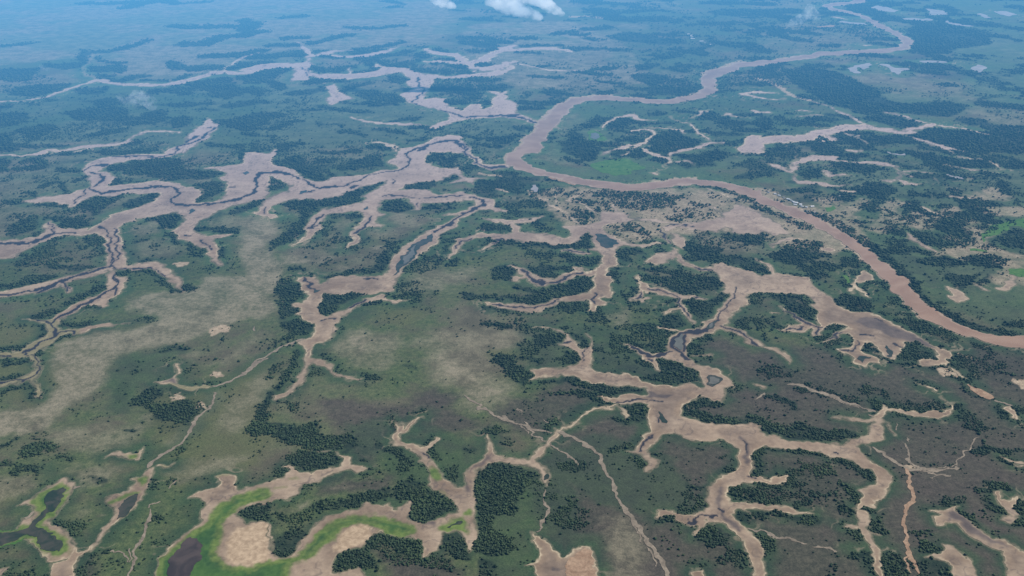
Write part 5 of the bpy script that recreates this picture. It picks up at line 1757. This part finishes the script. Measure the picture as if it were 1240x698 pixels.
import bmesh
def ico(sub=2):
    bm = bmesh.new()
    bmesh.ops.create_icosphere(bm, subdivisions=sub, radius=1)
    v = np.array([x.co[:] for x in bm.verts]); fc = np.array([[q.index for q in p.verts] for p in bm.faces])
    bm.free()
    return v, fc
ICO1, ICO2 = ico(1), ico(2)

def lump_crown(r, lobes, sub):
    """several ragged leaf lumps of unit-ish size: verts, tris, shade"""
    V, T, S = [], [], []
    base = ICO2 if sub == 2 else ICO1
    o = 0
    for i in range(lobes):
        a = r.uniform(0, 2 * math.pi); d = 0 if i == 0 else r.uniform(.35, .75)
        c = np.array([math.cos(a) * d, math.sin(a) * d, r.uniform(.55, .95) if i == 0 else r.uniform(.35, .8)])
        s = r.uniform(.62, .8) if i == 0 else r.uniform(.32, .55)
        v = base[0] * (1 + r.normal(0, .16, (len(base[0]), 1))) * s * np.array([1, 1, r.uniform(.6, .85)]) + c
        V.append(v); T.append(base[1] + o); o += len(v)
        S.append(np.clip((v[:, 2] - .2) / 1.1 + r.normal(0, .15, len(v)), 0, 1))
    return np.concatenate(V), np.concatenate(T), np.concatenate(S)

protos_near = [lump_crown(rng, 4, 2) for _ in range(8)]
protos_mid = [lump_crown(rng, 3, 1) for _ in range(8)]
protos_far = [lump_crown(rng, 2, 1) for _ in range(8)]

def sample(Fk, X, Y):
    px, py = to_grid(X, Y)
    c = np.clip(np.round((px + 150) / STEP).astype(int) + 50, 0, NX - 1)
    r_ = np.clip(np.round((py + 50) / STEP).astype(int) + 60, 0, NY - 1)
    return Fk[r_, c]

pts = []
y = ground(620, 740)[1]
YMAX = ground(620, -12)[1]
while y < YMAX:
    s = (y * math.cos(PITCH) + CAM_H * math.sin(PITCH)) / FOC
    d = max(3.9, 2.15 * s)
    half = s * 700
    n = int(2 * half / d)
    X = np.linspace(-half, half, n) + rng.uniform(-.5, .5, n) * d
    Y = y + rng.uniform(-.5, .5, n) * d
    pts.append(np.stack([X, Y, np.full(n, d)], 1))
    y += d * .92
pts = np.concatenate(pts)
X, Y, Dd = pts.T
Wt, Tt = sample(f('t'), X, Y), sample(f('T'), X, Y)
wetv = sample(np.maximum(np.maximum(wet, f('y')), np.maximum(track_f, clay_f)), X, Y)
farw = smooth(2200, 4800, Y)
cl = (vnoise(X, Y, 60, 71) * .6 + vnoise(X, Y, 22, 72) * .4) * (1 - farw) + farw * (vnoise(X, Y, 230, 74) * .5 + vnoise(X, Y, 90, 75) * .3 + vnoise(X, Y, 38, 76) * .2)
fringe_v = sample(z_fringe, X, Y)
bare_v = sample(z_bare, X, Y)
Wt = Wt + 2.6 * cl + 1.6 * vnoise(X, Y, 11, 73)
prob = np.where(Wt > -.6, np.clip(.70 + .95 * cl, .10, .96), 0)
prob = np.maximum(prob, np.where(Wt > -7, .24 * np.clip(1 + (Wt + .6) / 6.4, 0, 1) * np.clip(.8 + 1.6 * cl, 0, 1.6), 0))
prob = np.maximum(prob, np.where(Tt > -2, (.05 + .80 * smooth(.02, .22, cl)) * (1 - .8 * bare_v), 0))
prob = np.maximum(prob, np.clip((cl - .18) * .9, 0, .4) * (.35 + fringe_v) * np.clip(1 - 2.2 * bare_v, 0, 1) + .006 * (1 - bare_v))
prob = np.maximum(prob, .8 * smooth(.08, .24, cl) * farw * np.clip(1 - 1.3 * bare_v, 0, 1))
prob = np.where(wetv > -.9, 0, prob)
keep = rng.uniform(0, 1, len(X)) < prob
X, Y, Dd, Wt = X[keep], Y[keep], Dd[keep], Wt[keep]
rad = Dd * np.exp(rng.normal(-.62, .34, len(X))).clip(.24, 1.15) * np.where(Wt > -.6, .98, .84)
rad = np.maximum(rad, 1.3)
hgt = np.clip(rad * rng.uniform(.95, 1.35, len(X)), 2.0, 11.0)
gpx, gpy = to_grid(X, Y)
print("trees", len(X))
inview = (gpx > 4) & (gpx < PW - 4) & (gpy > 0) & (gpy < PH - 4) & (rad > 2.9)
size_px = rad / ((Y * math.cos(PITCH) + CAM_H * math.sin(PITCH)) / FOC)
order = np.argsort(-np.where(inview, size_px, 0))
solo = order[:298]
is_solo = np.zeros(len(X), bool); is_solo[solo] = True

def mass(name, sel, protos, label):
    idx = np.nonzero(sel)[0]
    if not len(idx): return
    which = rng.integers(0, len(protos), len(idx))
    stx = rng.uniform(.72, 1.4, len(idx)); sty = rng.uniform(.72, 1.4, len(idx))
    ang = rng.uniform(0, 2 * math.pi, len(idx)); tint = rng.uniform(0, 1, len(idx)) ** 1.4
    Vs, Ts, As = [], [], []
    o = 0
    for p, (v, tr, sh) in enumerate(protos):
        I = idx[which == p]; a = ang[which == p]; tn = tint[which == p]
        if not len(I): continue
        ca, sa = np.cos(a)[:, None], np.sin(a)[:, None]
        v0 = v[None, :, 0] * stx[which == p][:, None]; v1 = v[None, :, 1] * sty[which == p][:, None]
        vx = (v0 * ca - v1 * sa) * rad[I][:, None] + X[I][:, None]
        vy = (v0 * sa + v1 * ca) * rad[I][:, None] + Y[I][:, None]
        vz = (v[None, :, 2]) * hgt[I][:, None] * .75
        Vs.append(np.stack([vx, vy, vz], -1).reshape(-1, 3))
        Ts.append((tr[None] + (np.arange(len(I)) * len(v))[:, None, None] + o).reshape(-1, 3))
        A = np.zeros((len(I), len(v), 4), np.float32)
        A[..., 0] = sh[None]; A[..., 1] = tn[:, None]; A[..., 3] = 1
        As.append(A.reshape(-1, 4)); o += len(I) * len(v)
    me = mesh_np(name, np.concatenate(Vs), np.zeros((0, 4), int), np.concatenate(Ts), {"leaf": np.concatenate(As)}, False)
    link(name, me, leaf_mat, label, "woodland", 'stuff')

near_sel = ~is_solo & (Y < 1900)
mid_sel = ~is_solo & (Y >= 1900) & (Y < 3600)
far_sel = Y >= 3600
far_sel &= ~is_solo
mass("woodland", near_sel, protos_near, "dark green trees and thickets massed along the nearer channels")
mass("woodland", mid_sel, protos_mid, "dark tree belts and thickets lining the channels in the middle distance")
mass("woodland", far_sel, protos_far, "blue hazed forest patches in the far distance")  # a few of these patches fill traced cloud shadows

# the largest trees stand one by one: trunk with limbs, crown of many leaf clumps
def trunk_mesh(seed):
    r = np.random.default_rng(seed)
    V, Fq = [], []
    def tube(p0, p1, r0, r1, n=6):
        p0, p1 = np.array(p0, float), np.array(p1, float)
        d = p1 - p0; d /= np.linalg.norm(d)
        u = np.cross(d, [0, 0, 1.0] if abs(d[2]) < .9 else [1.0, 0, 0]); u /= np.linalg.norm(u); w = np.cross(d, u)
        o = len(V)
        for p, q in ((p0, r0), (p1, r1)):
            for k in range(n):
                a = 2 * math.pi * k / n
                V.append(p + (u * math.cos(a) + w * math.sin(a)) * q)
        for k in range(n):
            Fq.append((o + k, o + (k + 1) % n, o + n + (k + 1) % n, o + n + k))
    fork = (r.uniform(-.05, .05), r.uniform(-.05, .05), .34)
    tube((0, 0, 0), fork, .085, .06)
    for k in range(4):
        a = k * 1.57 + r.uniform(-.5, .5)
        tube(fork, (math.cos(a) * .42, math.sin(a) * .42, r.uniform(.62, .85)), .045, .015, 5)
    return mesh_np("trunk", np.array(V), np.array(Fq))

def crown_mesh(seed):
    """leaf clumps spread through lobes: small ragged faces with gaps between them"""
    r = np.random.default_rng(seed)
    V, T, A = [], [], []
    o = 0
    lob = []
    for i in range(7):
        a = r.uniform(0, 6.28); d = r.uniform(0, .62)
        lob.append((np.array([math.cos(a) * d, math.sin(a) * d, r.uniform(.5, .95)]), r.uniform(.3, .52)))
    for c, s in lob:
        v = ICO1[0] * s * .72 * (1 + r.normal(0, .12, (len(ICO1[0]), 1))) * np.array([1, 1, .75]) + c
        V.append(v); T.append(ICO1[1] + o); o += len(v)
        A.append(np.full(len(v), .15))
        for _ in range(34):
            d = r.normal(0, 1, 3); d /= np.linalg.norm(d)
            if d[2] < -.35: d[2] *= -1
            p = c + d * s * np.array([1, 1, .78]) * r.uniform(.82, 1.12)
            n = d + r.normal(0, .5, 3); n /= np.linalg.norm(n)
            u = np.cross(n, r.normal(0, 1, 3)); u /= np.linalg.norm(u); w = np.cross(n, u)
            q = s * r.uniform(.22, .4)
            k = 5
            ring = [p + (u * math.cos(6.283 * j / k) + w * math.sin(6.283 * j / k)) * q * r.uniform(.6, 1.2) - n * q * .25 for j in range(k)]
            V.append(np.array([p] + ring)); T.append(np.array([[0, j + 1, (j + 1) % k + 1] for j in range(k)]) + o)
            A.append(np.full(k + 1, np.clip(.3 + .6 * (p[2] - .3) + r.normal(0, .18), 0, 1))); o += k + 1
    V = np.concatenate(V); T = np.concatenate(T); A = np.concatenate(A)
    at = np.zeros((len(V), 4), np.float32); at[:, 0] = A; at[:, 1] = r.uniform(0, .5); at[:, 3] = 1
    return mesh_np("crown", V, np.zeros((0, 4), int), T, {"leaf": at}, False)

trunks = [trunk_mesh(100 + i) for i in range(4)]
crowns = [crown_mesh(200 + i) for i in range(10)]
for m_ in trunks: m_.materials.append(bark_mat)
for m_ in crowns: m_.materials.append(leaf_mat)

def tree_words(px, py, dense):
    spots = [(0, 90, "beside the dark pools in the lower left corner"),
             (90, 190, "on dusty ground right of the lower left pools"),
             (190, 300, "beside the green lagoon near the bottom left"),
             (300, 395, "on the bank inside the bend of the green lagoon"),
             (395, 480, "in the thicket below the sandy green channel"),
             (480, 565, "between the forked sand spit and the bottom edge"),
             (565, 640, "in the dark wood right of the forked white channel"),
             (640, 790, "on the grass around the orange clay pan"),
             (790, 930, "left of the curving mud channel at the bottom"),
             (930, 1060, "beside the grey winding channel at the lower right"),
             (1060, 1110, "in the grove around the orange gully"),
             (1110, 1180, "in the grove left of the broad sand flat"),
             (1180, 1300, "beside the mud flats in the lower right corner")]
    for a, b_, w in spots:
        if a <= px < b_:
            return ("dark bushy tree crowded " if dense else "small round tree standing loose ") + w
for n_, i in enumerate(solo.tolist()):
    e = bpy.data.objects.new("tree", None)
    col.objects.link(e)
    e.empty_display_size = .5
    e.location = (X[i], Y[i], 0)
    e.rotation_euler = (0, 0, random.uniform(0, 6.28))
    sx = rad[i]
    e.scale = (sx, sx, hgt[i] * .78)
    w = tree_words(gpx[i], gpy[i], Wt[i] > -.6)
    tag(e, w, "tree", None, "trees, " + w.split(" ", 4)[-1])
    link("trunk", trunks[n_ % 4], None, parent=e)
    link("crown", crowns[n_ % 10], None, parent=e)

# ------------------------------------------------------------------ houses of the two riverside settlements
roof_w = soil_material("white_metal_roof", (0.70, 0.69, 0.68), (0.82, 0.81, 0.80))
roof_g = soil_material("grey_thatch_roof", (0.36, 0.34, 0.32), (0.46, 0.44, 0.42))
wall_m = soil_material("whitewashed_wall", (0.55, 0.50, 0.44), (0.68, 0.63, 0.56))
door_m = soil_material("dark_doorway", (0.03, 0.025, 0.02), (0.05, 0.04, 0.03))

def poly_mesh(name, V, Fc, mat):
    me = bpy.data.meshes.new(name)
    me.from_pydata(V, [], Fc)
    me.update(); me.materials.append(mat)
    return me

def house(px, py, L, W, rot, label, roof, group):
    gx_, gy_ = ground(px, py)
    e = bpy.data.objects.new("house", None)
    col.objects.link(e)
    e.location = (gx_, gy_, 0); e.rotation_euler = (0, 0, R(rot))
    tag(e, label, "house", None, group)
    l, w, h, rh, ov = L / 2, W / 2, 2.8, 1.9, .5
    V = [(-l, -w, 0), (l, -w, 0), (l, w, 0), (-l, w, 0), (-l, -w, h), (l, -w, h), (l, w, h), (-l, w, h), (-l, 0, h + rh * .96), (l, 0, h + rh * .96)]
    Fc = [(0, 1, 5, 4), (2, 3, 7, 6), (1, 2, 6, 9, 5), (3, 0, 4, 8, 7)]
    link("wall", poly_mesh("wall", V, Fc, wall_m), None, parent=e)
    a, b_, t_ = l + ov, w + ov, .12
    zl = h - rh * ov / w
    V = [(-a, -b_, zl), (a, -b_, zl), (a, 0, h + rh), (-a, 0, h + rh), (a, b_, zl), (-a, b_, zl)]
    V += [(x, y_, z - t_) for x, y_, z in V]
    Fc = [(0, 1, 2, 3), (3, 2, 4, 5), (7, 6, 9, 8), (8, 9, 11, 10), (0, 6, 7, 1), (5, 4, 10, 11), (1, 7, 8, 2), (2, 8, 10, 4), (0, 3, 9, 6), (3, 5, 11, 9)]
    link("roof", poly_mesh("roof", V, Fc, roof), None, parent=e)
    y0 = -w - .03
    V = [(-.5, y0, 0), (.5, y0, 0), (.5, y0, 2.1), (-.5, y0, 2.1)]
    link("door", poly_mesh("door", V, [(0, 1, 2, 3)], door_m), None, parent=e)
    for sx in (-1, 1):
        V = [(sx * l * .6 - .5, y0, 1.0), (sx * l * .6 + .5, y0, 1.0), (sx * l * .6 + .5, y0, 1.9), (sx * l * .6 - .5, y0, 1.9)]
        link("window", poly_mesh("window", V, [(0, 1, 2, 3)], door_m), None, parent=e)
    return e

G1, G2 = "houses of the village on the far river bank", "houses of the distant roadside settlement"
for a in [
    (930.6, 233.6, 8, 6, -25, "small pale house standing alone at the left end of the village row", roof_g, G1),
    (938.8, 235.6, 10, 7, -25, "white-roofed house second from the left end of the village row", roof_w, G1),
    (943.6, 237.4, 10, 7, -30, "white-roofed house third from the left end, just before the gap", roof_w, G1),
    (949.4, 239.9, 8, 6, -20, "dull grey-roofed house in the gap of the village row", roof_g, G1),
    (954.6, 241.8, 13, 8, -35, "bright white house at the left end of the tight cluster by the river", roof_w, G1),
    (957.2, 243.3, 12, 7, -35, "long white roof second in the tight cluster by the river", roof_w, G1),
    (960.5, 244.8, 9, 6, -30, "smaller white house between two larger roofs of the cluster", roof_w, G1),
    (963.4, 245.9, 18, 11, -28, "largest bright white building in the middle of the village", roof_w, G1),
    (963.0, 248.5, 12, 8, -28, "white house in front of the largest building, nearest the water", roof_w, G1),
    (969.6, 248.2, 9, 13, -20, "tall narrow white roof right of the largest building", roof_w, G1),
    (971.3, 250.6, 11, 7, -30, "white house just below the tall narrow roof", roof_w, G1),
    (976.4, 251.5, 9, 7, -30, "small white house at the right end of the cluster", roof_w, G1),
    (983.4, 250.6, 13, 9, 10, "isolated white house set back from the river behind the village", roof_w, G1),
    (986.3, 257.9, 9, 7, 20, "lone pale house among scrub at the downstream end of the village", roof_g, G1),
    (976.8, 256.5, 8, 6, -40, "pale hut on the bare bank at the water's edge", roof_g, G1),
    (1017, 238.4, 9, 7, 0, "single pale house in the green meadow away from the village", roof_g, G1),
    (833.4, 41.8, 20, 14, 10, "topmost white shed of the distant settlement in the hazy forest", roof_w, G2),
    (835.2, 43.8, 22, 14, -10, "left white shed of the distant settlement's cluster", roof_w, G2),
    (837.6, 43.4, 18, 14, 5, "right white shed of the distant settlement's cluster", roof_w, G2),
    (838.2, 45.4, 24, 14, 0, "white shed in the centre of the distant settlement", roof_w, G2),
    (838.6, 47.3, 30, 16, -5, "longest white shed at the lower end of the distant settlement", roof_w, G2),
    (849.3, 50.4, 28, 14, 0, "long pale roof on its own beside the distant road", roof_w, G2),
    (853.6, 51.8, 14, 10, 0, "small pale roof midway along the distant road", roof_g, G2),
    (859.2, 54.4, 22, 12, -10, "white roof at the far right end of the distant road", roof_w, G2),
]: house(*a)

# ------------------------------------------------------------------ clouds and drifting smoke
def cloud_material(name, dens, lam, lo, hi, emit):
    m = bpy.data.materials.new(name)
    m.use_nodes = True
    t = m.node_tree
    t.nodes.remove(t.nodes["Principled BSDF"])
    out = t.nodes["Material Output"]
    P = nd(t, "ShaderNodeTexCoord").outputs["Object"]
    a = noise_n(t, P, lam, 6, .6, .4)
    pv = nd(t, "ShaderNodeVolumePrincipled")
    pv.inputs["Color"].default_value = (.97, .98, 1, 1)
    pv.inputs["Anisotropy"].default_value = .2
    t.links.new(ramp(t, a, lo, hi, 0, dens), pv.inputs["Density"])
    em = math_n(t, 'MULTIPLY', ramp(t, a, lo, hi, 0, dens), emit)  # added glow whitens the vapour in place of scattered light
    t.links.new(em, pv.inputs["Emission Strength"])
    pv.inputs["Emission Color"].default_value = (.82, .92, 1, 1)
    t.links.new(pv.outputs[0], out.inputs["Volume"])
    return m

def cloud(name, label, cat, puffs, mat, voxel):
    """one closed body grown from overlapping ragged puffs (x, y, z, radius)"""
    c0 = Vector(puffs[0][:3])
    bm = bmesh.new()
    for (x, y_, z, r_) in puffs:
        g = bmesh.ops.create_icosphere(bm, subdivisions=3, radius=1)
        for v in g['verts']:
            d = v.co.normalized()
            k = 1 + .35 * mnoise.noise(d * 1.7 + Vector((x, y_, z)) * .01) + .18 * mnoise.noise(d * 4 + Vector((x, z, y_)) * .02)
            v.co = Vector((x, y_, z)) - c0 + Vector((d.x, d.y, d.z * .85)) * r_ * k
    me = bpy.data.meshes.new(name)
    bm.to_mesh(me); bm.free()
    o = bpy.data.objects.new(name, me); col.objects.link(o)
    md = o.modifiers.new("remesh", 'REMESH'); md.mode = 'VOXEL'; md.voxel_size = voxel
    dg = bpy.context.evaluated_depsgraph_get()
    me2 = bpy.data.meshes.new_from_object(o.evaluated_get(dg))
    o.modifiers.clear(); o.data = me2; bpy.data.meshes.remove(me)
    me2.name = name
    me2.materials.clear(); me2.materials.append(mat)
    co_ = np.zeros(len(me2.vertices) * 3, np.float32); me2.vertices.foreach_get("co", co_); co_ = co_.reshape(-1, 3)
    fc_ = np.array([list(p.vertices) for p in me2.polygons if len(p.vertices) == 4])
    lb_ = components(len(co_), fc_, np.zeros((0, 3), int))
    ext = {L: np.ptp(co_[lb_ == L], axis=0).prod() for L in np.unique(lb_)}
    L = max(ext, key=ext.get)                 # the outer skin only, no inner pockets or crumbs
    vs = np.nonzero(lb_ == L)[0]
    rm = np.full(len(co_), -1, np.int64); rm[vs] = np.arange(len(vs))
    me3 = mesh_np(name, co_[vs], rm[fc_[lb_[fc_[:, 0]] == L]])
    me3.materials.append(mat)
    o.data = me3; bpy.data.meshes.remove(me2)
    o.location = c0
    tag(o, label, cat)
    return o

cm = cloud_material("cloud_vapour", .030, 75, .34, .62, .17)
def P3(px, py, Yd, r_):
    """a puff on the sight line at distance Yd"""
    gx_, gy_ = ground(px, py)
    k = Yd / gy_
    return gx_ * k, Yd, CAM_H * (1 - k), r_
cloud("cloud", "largest white cloud with two drooping lobes at the top of the view", "cloud", [
    P3(600, 1, 5400, 46), P3(608, 6, 5390, 48), P3(618, 9, 5400, 48), P3(628, 12, 5410, 46), P3(638, 15, 5400, 40), P3(647, 18, 5400, 34), P3(653, 21, 5405, 24),
    P3(600, -10, 5420, 60), P3(618, -8, 5440, 66), P3(640, -6, 5430, 60), P3(650, -2, 5420, 50), P3(660, 3, 5400, 46), P3(667, 9, 5400, 38), P3(674, 13, 5400, 30), P3(680, 17, 5400, 20), P3(662, -12, 5430, 60),
    P3(592, 3, 5400, 26)], cm, 6)
cloud("cloud", "smaller white cloud left of the big one at the top edge", "cloud", [
    P3(529, 1, 5400, 30), P3(537, 3, 5400, 36), P3(545, 6, 5400, 28), P3(549, 8, 5400, 18), P3(534, -7, 5420, 46), P3(524, 0, 5400, 18)], cm, 5)
wm = cloud_material("thin_vapour", .013, 30, .42, .68, .16)
cloud("cloud", "thin wisp of low cloud over the dark thickets at upper left", "cloud", [
    P3(144, 117, 4000, 16), P3(150, 121, 4000, 24), P3(158, 122, 4005, 28), P3(166, 118, 4000, 34), P3(173, 119, 3995, 36), P3(180, 124, 4000, 32), P3(184, 129, 4000, 22), P3(154, 128, 4000, 18), P3(163, 125, 4000, 26)], wm, 4)
cloud("smoke", "faint plume of white smoke rising left of the far river bend", "smoke", [
    P3(981, 10, 6300, 34), P3(982, 15, 6310, 42), P3(977, 19, 6300, 44), P3(969, 23, 6290, 40), P3(961, 27, 6300, 32), P3(988, 20, 6300, 36), P3(954, 30, 6300, 24)], wm, 6)
cloud("cloud", "tiny puff of mist beside the dark strip at far left", "cloud", [
    P3(50, 80, 4700, 14), P3(53, 82, 4700, 16), P3(57, 84, 4700, 12)], wm, 3)

# ------------------------------------------------------------------ haze: a layer over the whole plain, its own glow standing in for scattered light
HAZE_NEAR, HAZE_FAR = 1.2e-5, 1.18e-4   # per metre
hz = bpy.data.materials.new("self_lit_haze")
hz.use_nodes = True
t = hz.node_tree
t.nodes.remove(t.nodes["Principled BSDF"])
HUE = (0.80, 1.0, 1.2)                 # blue air takes more of the blue
AIR = (0.165, 0.575, 0.99)              # airlight at infinite depth, emitted by the haze itself
sep = nd(t, "ShaderNodeSeparateXYZ")
t.links.new(nd(t, "ShaderNodeNewGeometry").outputs["Position"], sep.inputs[0])
dens = math_n(t, 'MULTIPLY', ramp(t, sep.outputs[1], 900, 5000, HAZE_NEAR, HAZE_FAR), ramp(t, sep.outputs[0], -2500, 4200, 1.15, .62))
ab = nd(t, "ShaderNodeVolumeAbsorption")
ab.inputs["Color"].default_value = tuple(1 - h / max(HUE) for h in HUE) + (1,)
t.links.new(math_n(t, 'MULTIPLY', dens, max(HUE)), ab.inputs["Density"])
em = nd(t, "ShaderNodeEmission")
e3 = [h * a for h, a in zip(HUE, AIR)]
em.inputs["Color"].default_value = tuple(v / max(e3) for v in e3) + (1,)
t.links.new(math_n(t, 'MULTIPLY', dens, max(e3)), em.inputs["Strength"])
ad = nd(t, "ShaderNodeAddShader")
t.links.new(ab.outputs[0], ad.inputs[0]); t.links.new(em.outputs[0], ad.inputs[1])
t.links.new(ad.outputs[0], t.nodes["Material Output"].inputs["Volume"])
hz.cycles.homogeneous_volume = False
hz.cycles.volume_step_rate = 0.07
bm = bmesh.new()
bmesh.ops.create_cube(bm, size=1)
for v in bm.verts:
    v.co = Vector((v.co.x * 36000, v.co.y * 36000, -60 if v.co.z < 0 else 1500))
me = bpy.data.meshes.new("haze"); bm.to_mesh(me); bm.free()
link("haze", me, hz, "blue haze thickening toward the top of the view", "haze", 'structure')
